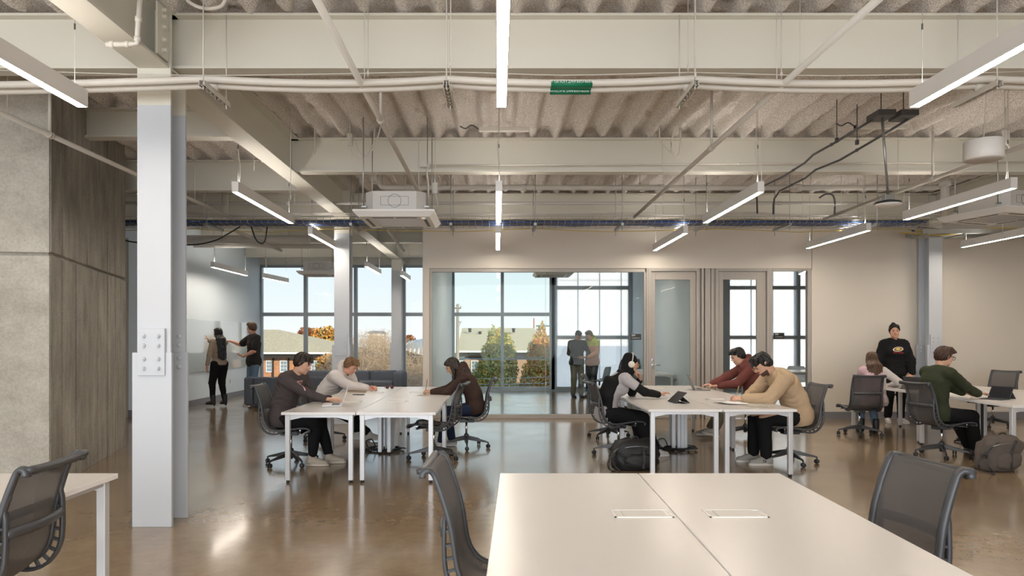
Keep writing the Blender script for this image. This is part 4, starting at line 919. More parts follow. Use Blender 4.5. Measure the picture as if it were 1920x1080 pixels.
sheet(2.72, 7.95, .3, 'loose sheets under the writing hand of the man in the tan sweatshirt', n=3, curl=1)
sheet(2.95, 7.62, -.2, 'patterned open booklet near the front edge of the middle cluster', w=.26, h=.18, n=1, m=mat('booklet', (.42, .42, .33), .8, var=.5, vscale=40))
sheet(-1.98, 9.72, .1, 'open notebook under the hand of the person in the pale hoodie', n=2, w=.3, h=.22, m=M['tan'], cat='notebook')
sheet(-1.92, 9.76, .1, 'white page on top of the open notebook of the person in the pale hoodie', n=1, w=.2, h=.2)
sheet(-.98, 9.08, .2, 'closed brown notebook under the hand of the woman in the brown hoodie', n=1, w=.16, h=.11, m=M['tan'], cat='notebook')
sheet(2.5, 10.45, .1, 'small yellow slip beside the dark laptop', w=.1, h=.06, n=1, m=mat('yellow_note', (.7, .6, .2), .8))
o = MB().box(-.035, .035, -.075, .075, .001, .009).box(-.031, .031, -.069, .069, .009, .0095).build('phone', M['black'], bevel=.003); o.location = (-1.86, 9.18, ZT_); o.rotation_euler = (0, 0, 1.2); tag(o, 'black phone lying at the edge of the open notebook', 'phone')
g = thing('sunglasses', 'dark red sunglasses lying on the far end of the left cluster', 'glasses', (-1.62, 10.3, ZT_), .3)
M['red'] = mat('dark_red', (.16, .012, .02), .35)
for s in (-1, 1):
    MB().lathe((s * .035, 0, .025), [(.024, 0), (.026, .003), (.024, .006)], 16, (0, 1, 0)).build('lens', M['black'], g)
    MB().sweep([(s * .035 + .026 * math.cos(t * PI / 8), .003, .027 + .024 * math.sin(t * PI / 8)) for t in range(16)], [(-.003, -.003), (.003, -.003), (.003, .003), (-.003, .003)], (0, 1, 0), closed=True).build('rim', M['red'], g)
    MB().tube([(s * .062, 0, .035), (s * .068, .07, .03), (s * .06, .13, .008)], .004, 6).build('temple', M['red'], g)
MB().tube([(-.01, 0, .03), (0, 0, .034), (.01, 0, .03)], .003, 6).build('bridge', M['red'], g)
# backpacks
def blob(center, rad, seed, amp=.12, flat=0, pw=2.6):
    bm = bmesh.new(); bmesh.ops.create_icosphere(bm, subdivisions=4, radius=1); r = random.Random(seed); ph = [r.random() * 6 for _ in range(9)]
    for v in bm.verts:
        c = v.co.normalized(); k = (abs(c.x) ** pw + abs(c.y) ** pw + abs(c.z) ** pw) ** (-1 / pw)
        n = math.sin(c.x * 7 + ph[0] + 2 * math.sin(c.z * 5 + ph[3])) * math.sin(c.y * 6 + ph[1] + c.x * 3) * .5 + math.sin(c.z * 13 + c.x * 9 + ph[2]) * .25 + math.sin(c.y * 17 - c.z * 11 + ph[4]) * .15
        k *= 1 + amp * n * .5; v.co = Vector((c.x * k * rad[0], c.y * k * rad[1], c.z * k * rad[2]))
        if v.co.z < -rad[2] * .85: v.co.z = -rad[2] * .85
        v.co += Vector(center)
    vs = [tuple(v.co) for v in bm.verts]; fs = [tuple(v.index for v in f.verts) for f in bm.faces]; bm.free(); return vs, fs
def backpack(x, y, rz, m, strap, label, w, d, h, lean=0):
    g = thing('backpack', label, 'backpack', (x, y, 0), rz)
    vs, fs = blob((0, 0, h * .43), (w / 2, d / 2, h / 2), int(x * 10), .24, 0, 3.6); vs = [(a + c * lean, b, max(c, .003)) for a, b, c in vs]
    MB().add(vs, fs, 0, True).build('body', m, g)
    vs, fs = blob((w * .05, -d * .42, h * .30), (w * .36, d * .22, h * .24), int(x * 10) + 3, .12); vs = [(a + c * lean, b, max(c, .004)) for a, b, c in vs]
    MB().add(vs, fs, 0, True).build('front_pocket', m, g)
    MB().sweep(cpath([(-w * .30 + h * .85 * lean, -d * .3, h * .80), (-w * .52, -d * .45, h * .55), (-w * .5, -d * .55, h * .2), (-w * .4, -d * .6, .02)], 5), [(-.022, -.004), (.022, -.004), (.022, .004), (-.022, .004)]).build('shoulder_strap', strap, g)
    MB().sweep(cpath([(w * .1 + h * .9 * lean, -d * .5, h * .84), (w * .12, -d * .60, h * .5), (w * .1, -d * .66, h * .1)], 5), [(-.014, -.003), (.014, -.003), (.014, .003), (-.014, .003)]).build('front_strap', strap, g)
    MB().tube(cpath([(-.05 + h * lean, 0, h * .86), (-.03 + h * lean, 0, h * .98), (.03 + h * lean, 0, h * .98), (.05 + h * lean, 0, h * .86)], 4), .009, 6).build('handle', strap, g)
    MB().tube(cpath([(-w * .42, -d * .3, h * .62), (-w * .2, -d * .52, h * .74), (w * .1, -d * .55, h * .76), (w * .4, -d * .32, h * .64)], 5), .004, 5).build('zip', M['steel'], g)
    MB().sweep(cpath([(-w * .48, -.05, .2), (-w * .62, -.08, .1), (-w * .60, -.12, .02), (-w * .45, -.2, .01), (-w * .62, -.26, .008)], 5), [(-.012, -.003), (.012, -.003), (.012, .003), (-.012, .003)]).build('loose_strap', strap, g)
    return g
backpack(1.57, 7.78, .05, mat('backpack_black', (.012, .012, .013), .6, bump=.3, bscale=40), mat('strap_black', (.03, .03, .03), .5), 'black backpack on the floor under the chair of the person with the beanie', .52, .28, .37)
backpack(5.62, 7.72, .1, mat('backpack_taupe', (.10, .082, .07), .8, bump=.3, bscale=30), mat('strap_dark', (.025, .024, .024), .5), 'taupe backpack slumped against the leg of the nearest right table', .42, .30, .42, .25)
# ---- outside
M['brick'] = D.materials.new('brick'); M['brick'].use_nodes = True
n_ = M['brick'].node_tree; bt = n_.nodes.new('ShaderNodeTexBrick'); tc_ = n_.nodes.new('ShaderNodeTexCoord'); mp_ = n_.nodes.new('ShaderNodeMapping'); mp_.inputs['Rotation'].default_value = (PI / 2, 0, 0)
bt.inputs['Color1'].default_value = (.42, .16, .07, 1); bt.inputs['Color2'].default_value = (.55, .25, .12, 1); bt.inputs['Mortar'].default_value = (.5, .4, .3, 1); bt.inputs['Scale'].default_value = 3; bt.inputs['Mortar Size'].default_value = .015
n_.links.new(tc_.outputs['Object'], mp_.inputs[0]); n_.links.new(mp_.outputs[0], bt.inputs[0]); n_.links.new(bt.outputs[0], n_.nodes['Principled BSDF'].inputs['Base Color'])
M['shingle'] = mat('roof_shingle', (.50, .41, .27), .95, var=.3, vscale=9, stretch=(1, 1, 3)); M['dark'] = mat('shadow_eave', (.03, .025, .022), .8); M['wtrim'] = mat('window_trim_white', (.8, .8, .8), .5)  # near-black shared by eaves, downspouts, roof vents and shed wall
M['winblue'] = mat('window_pane_blue', (.22, .28, .34), .15); M['ground'] = mat('ground_grass', (.16, .15, .10), .95, var=.3, vscale=.2)
struct('ground', MB().box(-220, 220, 19.9, 420, -7.2, -7), M['ground'])
def hip(g, x0, x1, y0, y1, ze, zr, rx0, rx1, wall, winpx, m=None, ywf=None, zw=(-.2, -1.1)):
    m = m or M['shingle']; o = .5; ym = (y0 + y1) / 2
    r = MB(); r.add([(x0, y0, ze), (x1, y0, ze), (x1, y1, ze), (x0, y1, ze), (rx0, ym, zr), (rx1, ym, zr)], [(0, 1, 5, 4), (1, 2, 5), (2, 3, 4, 5), (3, 0, 4), (0, 3, 2, 1)]); r.build('roof', m, g)
    MB().box(x0, x1, y0 - .04, y0, ze - .10, ze + .02).box(x1 - .02, x1 + .04, y0, y1, ze - .10, ze + .02).build('gutter', M['wtrim'], g)
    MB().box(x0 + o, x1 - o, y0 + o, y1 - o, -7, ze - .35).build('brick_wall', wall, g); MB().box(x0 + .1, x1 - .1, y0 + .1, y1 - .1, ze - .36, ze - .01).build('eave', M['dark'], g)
    for a, b in winpx:
        X0, X1_ = xat(a, y0 + o), xat(b, y0 + o); z0, z1 = zat(698, y0 + o), zat(676, y0 + o); yy = y0 + o
        f = MB().box(X0, X1_, yy - .06, yy, z0, z1).build('window_frame', M['wtrim'], g)
        w_ = (X1_ - X0)
        for i in range(2):
            for j in range(3): MB().box(X0 + w_ * (.14 + .38 * i), X0 + w_ * (.14 + .38 * i) + w_ * .34, yy - .07, yy - .06, z0 + (z1 - z0) * (.08 + .3 * j), z0 + (z1 - z0) * (.34 + .3 * j)).build('window_pane', M['winblue'], f)
g = thing('brick_house', 'orange brick house with a tan hipped roof outside the lounge windows', 'house')
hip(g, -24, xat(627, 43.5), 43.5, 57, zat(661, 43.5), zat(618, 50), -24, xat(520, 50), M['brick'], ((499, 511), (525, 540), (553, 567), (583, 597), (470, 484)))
for px in (512.5, 541.5, 571): MB().box(xat(px - 1, 44), xat(px + 1, 44), 43.85, 44, -7, .4).build('downspout', M['dark'], g)
g = thing('brick_house', 'tan roofed brick house with blue windows seen through the glass meeting room', 'house')
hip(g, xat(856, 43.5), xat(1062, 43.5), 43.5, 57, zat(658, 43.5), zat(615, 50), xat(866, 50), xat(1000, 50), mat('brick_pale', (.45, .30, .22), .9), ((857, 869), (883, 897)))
for px, py in ((881, 619), (900, 625), (963, 619)): MB().lathe(at(px, py + 1.5, 48.3), [(.10, -.1), (.10, .12), (.16, .12), (.1, .2)], 10).build('roof_vent', M['dark'], g)
g = thing('metal_roof_shed', 'grey ribbed metal roof seen between column and partition', 'shed')
MB().add([at(752, 655, 36), at(800, 668, 34), at(800, 634, 44), at(768, 640, 46)], [(0, 1, 2, 3)]).build('roof', mat('metal_roof', (.36, .34, .31), .5), g)
for k in range(7): a = at(752 + k * 8, 655 + k * 2.1, 35.9 - k * .33); b = at(768 + k * 5.3, 640 - k, 45.8 - k * .3); MB().tube([a, b], .05, 5).build('seam', M['wtrim'], g)
MB().box(xat(752, 37), xat(806, 37), 37, 46, -7, zat(664, 37)).build('wall', M['dark'], g)
g = thing('far_building', 'distant brick building with a flat mansard top above the bare tree', 'building', at(707, 625, 210))
MB().box(-2.5, 2.5, -2, 2, -8, 0).build('wall', mat('brick_far', (.55, .44, .36), .9), g)  # wall colour paled to mimic distance haze
MB().add([(-2.7, -2.2, 0), (2.7, -2.2, 0), (2.7, 2.2, 0), (-2.7, 2.2, 0), (-1.9, -1, .75), (1.9, -1, .75), (1.9, 1, .75), (-1.9, 1, .75)], [(0, 1, 5, 4), (1, 2, 6, 5), (2, 3, 7, 6), (3, 0, 4, 7), (4, 5, 6, 7), (3, 2, 1, 0)]).build('roof', mat('roof_far', (.2, .22, .25), .8), g)
for k in range(9): MB().box(-2.4 + k * .57, -2.1 + k * .57, -2.06, -2.0, -.75, -.2).build('window', M['wtrim'], g)
g = thing('far_building', 'distant pale flat roofed building beyond the orange tree', 'building', at(1020, 616, 150))
MB().box(-1.6, 4, 0, 3, -8, .2).build('wall', M['wtrim'], g); MB().box(-1.6, 4.2, -.3, 3, .45, .75).build('roof_slab', mat('slab_blue', (.15, .22, .28), .6), g)
o = MB().lathe(at(1001, 640, 150), [(.22, -8), (.16, 0), (.14, 5.1)], 10).build('chimney_stack', mat('stack_red', (.42, .12, .08), .8)); tag(o, 'thin red chimney stack on the skyline beside the orange tree', 'chimney')
g = thing('neighbour_building', 'pale neighbouring wall blurred behind the milky panels', 'building', (12, 27, -7))  # added to give the translucent panels something bright behind them
MB().box(-9.6, 6, 0, 4, 0, 11.6).build('wall', mat('pale_render', (.95, .95, .97), .9), g)
for k in range(5): MB().box(-9.6, 6, -.03, 0, 2 + k * 2.2, 2.08 + k * 2.2).build('joint_band', M['wtrim'], g)
# trees
LM = {}
def leafmat(name, col):
    if name not in LM: LM[name] = mat(name, col, .8, spec=.2, var=.0)
    return LM[name]
def crown(cx, cy, cz, rx, ry, rz_, n, size, seed, cols, lump=.25):
    r = np.random.default_rng(seed); d = r.normal(size=(n, 3)); d /= np.linalg.norm(d, axis=1)[:, None]
    k = r.random(n) ** .28; ph = r.random(3) * 6
    lum = 1 + lump * np.sin(d[:, 0] * 5 + ph[0]) * np.sin(d[:, 2] * 6 + ph[1]) * np.sin(d[:, 1] * 5 + ph[2])
    c = d * (k * lum)[:, None] * np.array([rx, ry, rz_]) + np.array([cx, cy, cz])
    a = r.normal(size=(n, 3)); a /= np.linalg.norm(a, axis=1)[:, None]; b = np.cross(a, r.normal(size=(n, 3))); b /= np.linalg.norm(b, axis=1)[:, None]
    s = size * (.6 + r.random(n)[:, None] * .8); v = np.stack([c - a * s, c + b * s * .6, c + a * s, c - b * s * .6], 1).reshape(-1, 3)
    return v, np.arange(n * 4).reshape(n, 4), r.integers(0, len(cols), n)
def tree(px, top, bot, wpx, Y, cols, label, n=4200, size=.075, seed=1, trunk=True, skew=0):
    z1, z0 = zat(top, Y), zat(bot, Y); x = xat(px, Y); rx = wpx / 2 * Y / F
    g = thing('tree', label, 'tree', (x, Y, -7)); cz = (z0 + z1) / 2 + 7
    v, f, mi = crown(0, 0, cz, rx, rx * .8, (z1 - z0) / 2, n, size, seed, cols)
    me = np_mesh('foliage', v, f, [leafmat('leaf_%s' % c[0], c[1]) for c in cols], False, mi)
    o = link(D.objects.new('foliage', me)); o.parent = g; o['kind'] = 'stuff'
    MB().tube([(0, 0, 0), (.05, 0, (cz) * .6), (0, 0, cz + (z1 - z0) * .2)], .16, 8, rs=[1, .8, .25]).build('trunk', M_BARK, g)
    return g
M_BARK = mat('bark', (.16, .12, .09), .95)
yg = [('olive', (.34, .34, .09)), ('yellow', (.62, .50, .13)), ('green', (.22, .27, .09)), ('gold', (.68, .42, .12))]
og = [('rust', (.55, .20, .06)), ('orange', (.74, .33, .08)), ('gold', (.68, .42, .12)), ('olive', (.34, .34, .09))]
rd = [('maroon', (.20, .07, .05)), ('rust', (.40, .14, .04)), ('brownleaf', (.28, .16, .09))]
tree(936, 616, 760, 66, 39, yg, 'rounded yellow green tree seen through the glass meeting room', 9000, .08, 3)
tree(925, 668, 790, 88, 38, yg, 'wide lower yellow green tree right in front of the rounded one', 7000, .08, 9)
tree(1014, 619, 770, 56, 39, og, 'rounded orange tree at the right of the glass meeting room view', 8000, .08, 4)
tree(1010, 672, 790, 74, 38, og + yg[2:3], 'low orange and green tree below the rounded orange one', 6000, .08, 12)
tree(612, 613, 672, 66, 66, yg[1:2] + og + rd[:1], 'golden tree above the roof beside the second column', 4200, .13, 5)
tree(574, 613, 650, 34, 68, rd, 'maroon tree above the roof left of the golden one', 2200, .13, 6)
tree(612, 664, 760, 44, 37, og + rd[2:], 'orange tree in front of the brick house corner', 5000, .07, 7)
tree(700, 700, 790, 72, 30, og + rd[2:] + yg[2:3], 'low orange shrubs behind the sofa', 4200, .055, 8)
tree(768, 628, 660, 26, 70, rd, 'reddish tree beyond the metal roof', 1200, .13, 10)
def bare(px, top, Y, spread, label, seed, m):
    r = random.Random(seed); g = thing('bare_tree', label, 'tree', (xat(px, Y), Y, -7)); H_ = zat(top, Y) + 7
    b = MB()
    def grow(p, d, L, rad, depth):
        q = p + d * L; b.tube([p, q], rad, 4 if depth > 1 else 3)
        if depth == 0 or q.z > H_: return
        for k in range(3 if depth > 2 else 4):
            a = Vector((r.gauss(0, 1), r.gauss(0, 1), r.gauss(0, .6))).normalized(); nd = (d * .95 + a * .62 * spread + Vector((0, 0, .10))).normalized()
            grow(p + d * L * (.55 + .45 * r.random()), nd, L * (.62 + .2 * r.random()), rad * .62, depth - 1)
    grow(Vector((0, 0, 0)), Vector((0, 0, 1)), H_ * .32, .09, 6)
    b.build('branches', m, g, kind='stuff')
    q = np.random.default_rng(seed); n = 26000; d = q.normal(size=(n, 3)); d /= np.linalg.norm(d, axis=1)[:, None]; R_ = 1.9 * spread * Y / 33
    c = d * (q.random(n) ** .4)[:, None] * np.array([R_, R_, 3.6]) + np.array([0, 0, H_ - 3.6]); a = d * .5 + q.normal(size=(n, 3)) * .7 + np.array([0, 0, .12]); a /= np.linalg.norm(a, axis=1)[:, None]
    s = np.cross(a, q.normal(size=(n, 3))); s /= np.linalg.norm(s, axis=1)[:, None]; L = (.06 + .14 * q.random(n))[:, None]; w_ = .006
    v = np.stack([c - a * L - s * w_, c - a * L + s * w_, c + a * L + s * w_ * .4, c + a * L - s * w_ * .4], 1).reshape(-1, 3)
    o = link(D.objects.new('twigs', np_mesh('twigs', v, np.arange(n * 4).reshape(n, 4), m, False))); o.parent = g; o['kind'] = 'stuff'; return g
M['twig'] = mat('twig_tan', (.46, .35, .25), .95)
for i, (px, top, Y) in enumerate(((688, 618, 33), (716, 616, 35), (775, 648, 30), (745, 628, 38), (655, 640, 36))):
    bare(px, top, Y, 1.0, ['bare tan tree left of the third column', 'taller bare tree under the distant mansard building', 'bare tree right of the third column by the partition', 'bare tree behind the third column', 'bare tree just right of the second column'][i], 20 + i, M['twig'])
# utility pole and wires
g = thing('utility_pole', 'wooden utility pole with crossarm seen in the meeting room window', 'pole', (xat(857, 31), 31, -7)); zt = zat(570, 31) + 7
MB().tube([(0, 0, 0), (.03, 0, zt)], .09, 8, rs=[1.3, .7]).build('pole', mat('pole_wood', (.30, .25, .20), .9), g)
MB().box(-.14, .18, -.05, .05, zt - .22, zt - .17).build('crossarm', M_BARK, g)
for x in (-.12, 0, .16): MB().lathe((x, 0, zt - .17), [(.02, 0), (.025, .04), (.01, .08)], 8).build('insulator', M['dksteel'], g)
MB().tube([(.02, 0, zt - .85), (.10, 0, zt - .80), (.20, 0, zt - .84)], .015, 5).tube([(.02, 0, zt - 1.0), (.12, 0, zt - .95), (.14, 0, zt - .82)], .012, 5).build('lamp_arm', M['dksteel'], g)
for y0, y1, Y, pl in ((662, 672, 33, 'upper near'), (664, 668, 34, 'upper far'), (700, 705, 30, 'middle'), (712, 716, 30, 'lowest')):
    a, b = at(650, y0 - 4, Y), at(1060, y1, Y); pts = [a.lerp(b, t / 8) + Vector((0, 0, -.2 * 4 * (t / 8) * (1 - t / 8))) for t in range(9)]
    tag(MB().tube(pts, .012, 4).build('power_line', M['steel']), pl + ' thin power line strung past the windows', 'wire', 'power lines outside')
# ------------------------------------------------------------------ people: smooth implicit surfaces, meshed by surface nets
def V(*a): return np.array(a, dtype=float)
def unit(a): a = np.asarray(a, float); return a / (np.linalg.norm(a) + 1e-9)
class Field:
    def __init__(s, k=.02): s.p = []; s.k = k; s.noise = None; s.cuts = []
    def cone(s, a, b, ra, rb, k=None, n=None, sq=1, sub=False):
        a, b = np.asarray(a, float), np.asarray(b, float)
        s.p.append(('c', a, b, ra, rb, s.k if k is None else k, None if n is None else unit(n), sq, sub, (a + b) / 2, np.linalg.norm(b - a) / 2 + max(ra, rb))); return s
    def chain(s, pts, rs, **k):
        for i in range(len(pts) - 1): s.cone(pts[i], pts[i + 1], rs[i], rs[i + 1], **k)
        return s
    def ell(s, c, R, r, k=None, sub=False):
        c = np.asarray(c, float); s.p.append(('e', c, np.asarray(R, float), np.asarray(r, float), 0, s.k if k is None else k, None, 1, sub, c, max(r))); return s
    def ev(s, pts, cen=None, rad=0):
        shp = pts.shape[:-1]; d = np.full(shp, 1.0)
        for q in s.p:
            if cen is not None:
                m = np.linalg.norm(cen - q[9], axis=1) < q[10] + rad + q[5] + .03
                if not m.any(): continue
                P_ = pts[m]
            else: m = slice(None); P_ = pts
            if q[0] == 'c':
                ab = q[2] - q[1]; pa = P_ - q[1]; t = np.clip(pa @ ab / (ab @ ab + 1e-12), 0, 1); e = pa - t[..., None] * ab
                if q[6] is not None: e = e + (q[7] - 1) * (e @ q[6])[..., None] * q[6]
                v = (np.sqrt((e * e).sum(-1)) - (q[3] + (q[4] - q[3]) * t)) / q[7]
            else:
                e = (P_ - q[1]) @ q[2].T; u = e / q[3]; k0 = np.sqrt((u * u).sum(-1)); k1 = np.sqrt(((u / q[3]) ** 2).sum(-1)); v = k0 * (k0 - 1) / (k1 + 1e-9); v = np.maximum(v, (k0 - 1) * min(q[3])) * 1.0
            k = q[5]; o = d[m]
            if q[8]: h = np.clip(.5 - .5 * (o + v) / k, 0, 1); d[m] = o * (1 - h) + -v * h + k * h * (1 - h)
            else: h = np.clip(.5 + .5 * (v - o) / k, 0, 1); d[m] = v * (1 - h) + o * h - k * h * (1 - h)
        if s.noise is not None: d = d + s.noise(pts)
        for n, c in s.cuts: d = np.maximum(d, pts @ n - c)       # keep the side where n.p < c
        return d
    def cut(s, n, p): n = unit(n); s.cuts.append((n, float(np.dot(n, p)))); return s
    def grow(s, r):
        g = Field(s.k); g.p = [(q[0], q[1], q[2], q[3] + r, q[4] + (r if q[0] == 'c' else 0), *q[5:10], q[10] + r) for q in s.p]; return g
def surface(fd, h):
    lo = np.min([q[9] - q[10] for q in fd.p if not q[8]], 0) - .03; hi = np.max([q[9] + q[10] for q in fd.p if not q[8]], 0) + .03
    G = 8; H = G * h; n = np.ceil((hi - lo) / H).astype(int) + 1
    I = np.stack(np.meshgrid(*[np.arange(k) for k in n], indexing='ij'), -1).reshape(-1, 3)
    cc = lo + (I + .5) * H; d = fd.ev(cc[:, None, :], cc, H)[:, 0]; act = I[np.abs(d) < H * .87 + .022]; cc = lo + (act + .5) * H
    o = np.stack(np.meshgrid(*[np.arange(9)] * 3, indexing='ij'), -1).reshape(-1, 3)
    pts = lo + act[:, None] * H + o[None] * h
    v = fd.ev(pts, cc, H * .87).reshape(-1, 9, 9, 9); s = v < 0; N = n * G + 2
    C8 = [(a, b, c) for a in (0, 1) for b in (0, 1) for c in (0, 1)]
    cnt = sum(s[:, a:a + 8, b:b + 8, c:c + 8].astype(np.int8) for a, b, c in C8)
    b, i, j, k = np.nonzero((cnt > 0) & (cnt < 8)); cv = np.stack([v[b, i + x, j + y, k + z] for x, y, z in C8], 1)
    acc = np.zeros((len(b), 3)); num = np.zeros(len(b)); C8a = np.array(C8, float)
    for x in range(8):
        for y in range(x + 1, 8):
            df = C8a[y] - C8a[x]
            if abs(df).sum() != 1: continue
            m = (cv[:, x] < 0) != (cv[:, y] < 0); t = np.where(m, cv[:, x] / np.where(m, cv[:, x] - cv[:, y], 1), 0)
            acc += np.where(m[:, None], C8a[x] + t[:, None] * df, 0); num += m
    gi = act[b] * G + np.stack([i, j, k], 1); P_ = lo + (gi + acc / num[:, None]) * h
    key = lambda g: (g[:, 0] * N[1] + g[:, 1]) * N[2] + g[:, 2]
    K = key(gi); od = np.argsort(K); Ks = K[od]; P_ = P_[od]; F_ = []
    for ax in range(3):
        sh = [0, 0, 0]; sh[ax] = 1; A = s[:, :8, :8, :8]; B = s[:, sh[0]:8 + sh[0], sh[1]:8 + sh[1], sh[2]:8 + sh[2]]
        b, i, j, k = np.nonzero(A != B); g = act[b] * G + np.stack([i, j, k], 1); fl = A[b, i, j, k]
        u, w_ = [a for a in range(3) if a != ax]; qs = []
        for du, dw in ((0, 0), (1, 0), (1, 1), (0, 1)):
            g2 = g.copy(); g2[:, u] -= du; g2[:, w_] -= dw; kk = key(g2); ix = np.clip(np.searchsorted(Ks, kk), 0, len(Ks) - 1); qs.append(np.where(Ks[ix] == kk, ix, -1))
        q = np.stack(qs, 1); ok = (q >= 0).all(1); q = q[ok]; fl = fl[ok]
        if ax == 1: fl = ~fl
        q[~fl] = q[~fl][:, ::-1]; F_.append(q[:, ::-1] if False else q)
    return P_, np.concatenate(F_)
def sobj(name, fd, h, mats, parent, mfn=None):
    v, f = surface(fd, h); mi = None
    if mfn is not None: mi = mfn(v[f].mean(1)).astype(np.int32)
    o = link(D.objects.new(name, np_mesh(name, v, f, mats, True, mi))); o.parent = parent; return o
def ik(a, t, l1, l2, pole):
    a, t = np.asarray(a, float), np.asarray(t, float); d = t - a; L = np.linalg.norm(d); L2 = min(L, (l1 + l2) * .995); u = d / L; t = a + u * L2
    x = (l1 * l1 - l2 * l2 + L2 * L2) / (2 * L2); hh = math.sqrt(max(0, l1 * l1 - x * x)); p = np.asarray(pole, float); p = unit(p - u * (p @ u)); return a + u * x + p * hh, t
def skinmat(n, c): 
    m = mat('skin_' + n, c, .5, spec=.35); m.node_tree.nodes['Principled BSDF'].inputs['Subsurface Weight'].default_value = .0; return m
def hair_noise(fr, amp=.004):
    def f(p):
        q = (p - fr[3]) @ fr[:3].T; a = np.arctan2(q[..., 0], q[..., 1] + .02)
        return amp * (np.sin(a * 23 + 9 * q[..., 2] + 2 * np.sin(q[..., 2] * 31)) * .5 + np.sin(a * 47 - 14 * q[..., 2]) * .4 + .4 * np.sin(q[..., 2] * 60 + a * 9))
    return f
def cloth_noise(amp, seed):
    r = np.random.default_rng(seed); A = r.normal(size=(5, 3)); A /= np.linalg.norm(A, axis=1)[:, None]; ph = r.random(5) * 6
    fq = [17, 26, 38, 55, 80]; wt = [.9, .7, .5, .3, .16]
    def f(p):
        o = 0
        for i in range(5): o = o + wt[i] * np.sin(fq[i] * (p @ A[i]) + ph[i] + 1.6 * np.sin(9 * (p @ A[(i + 2) % 5]) + ph[i - 1]))
        return o * amp * .5
    return f
def folds(amp, seed, centres):
    # creases: ridged waves that gather around the joints
    r = np.random.default_rng(seed); A = r.normal(size=(6, 3)); A[:, 2] *= 1.6; A /= np.linalg.norm(A, axis=1)[:, None]; ph = r.random(6) * 6; base = cloth_noise(amp * .55, seed + 5)
    def f(p):
        o = base(p)
        for i, (c, R_) in enumerate(centres):
            q = p - c; w_ = np.exp(-(q * q).sum(-1) / (R_ * R_)); t = q @ A[i % 6]; s = np.sin(t * (30 + 11 * (i % 3)) + ph[i % 6] + 2.6 * np.sin(q @ A[(i + 3) % 6] * 14 + 1)) * (.6 + .4 * np.sin(q @ A[(i + 1) % 6] * 23)); o = o + w_ * amp * (.42 - np.abs(s) * 1.0)
        return o
    return f
def Rax(axis, deg): return np.array(Matrix.Rotation(math.radians(deg), 3, Vector(axis)))
def hand_prims(F_, W, d, n, right, curl, sc=1, thumb=.35, spread=1.0, fcurls=None):
    d = unit(d); n = np.asarray(n, float); n = unit(n - d * (n @ d)); s = np.cross(d, n) * (1 if right else -1)    # s: towards the thumb
    F_.cone(W - d * .01, W + d * .02, .025 * sc, .027 * sc, k=.012, n=n, sq=1.35)
    for o_ in (.022, .008, -.008, -.022): F_.cone(W + d * .012 * sc + s * o_ * .6 * sc, W + d * .088 * sc + s * o_ * 1.15 * sc, .018 * sc, .0135 * sc, k=.012, n=n, sq=1.15)
    fl = [.072, .080, .074, .058]
    for i, o_ in enumerate((.030, .010, -.010, -.0285)):
        c = curl if fcurls is None else fcurls[i]; p = W + (d * (.086 - (.006 if i == 3 else 0)) + s * o_) * sc; dd = unit(d + s * o_ * 2.2 * spread); L = fl[i] * sc; a = 0
        for j, q in enumerate((.45, .30, .25)):
            a += c * (.55, 1.0, .8)[j]; v = dd * math.cos(a) + n * math.sin(a); e = p + v * L * q
            F_.cone(p, e, (.0098, .0090, .0082)[j] * sc, (.0090, .0082, .0070)[j] * sc, k=.005); p = e
    p = W + (d * .022 + s * .024 + n * .006) * sc; t1 = unit(d * .62 + s * .72 + n * thumb); q = p + t1 * .042 * sc; t2 = unit(d * .9 + s * .25 + n * (thumb + .35 * curl)); e = q + t2 * .030 * sc
    F_.cone(p, q, .0145 * sc, .011 * sc, k=.010); F_.cone(q, e, .011 * sc, .0095 * sc, k=.005); F_.cone(e, e + unit(t2 - s * .25) * .024 * sc, .0095 * sc, .0075 * sc, k=.005)
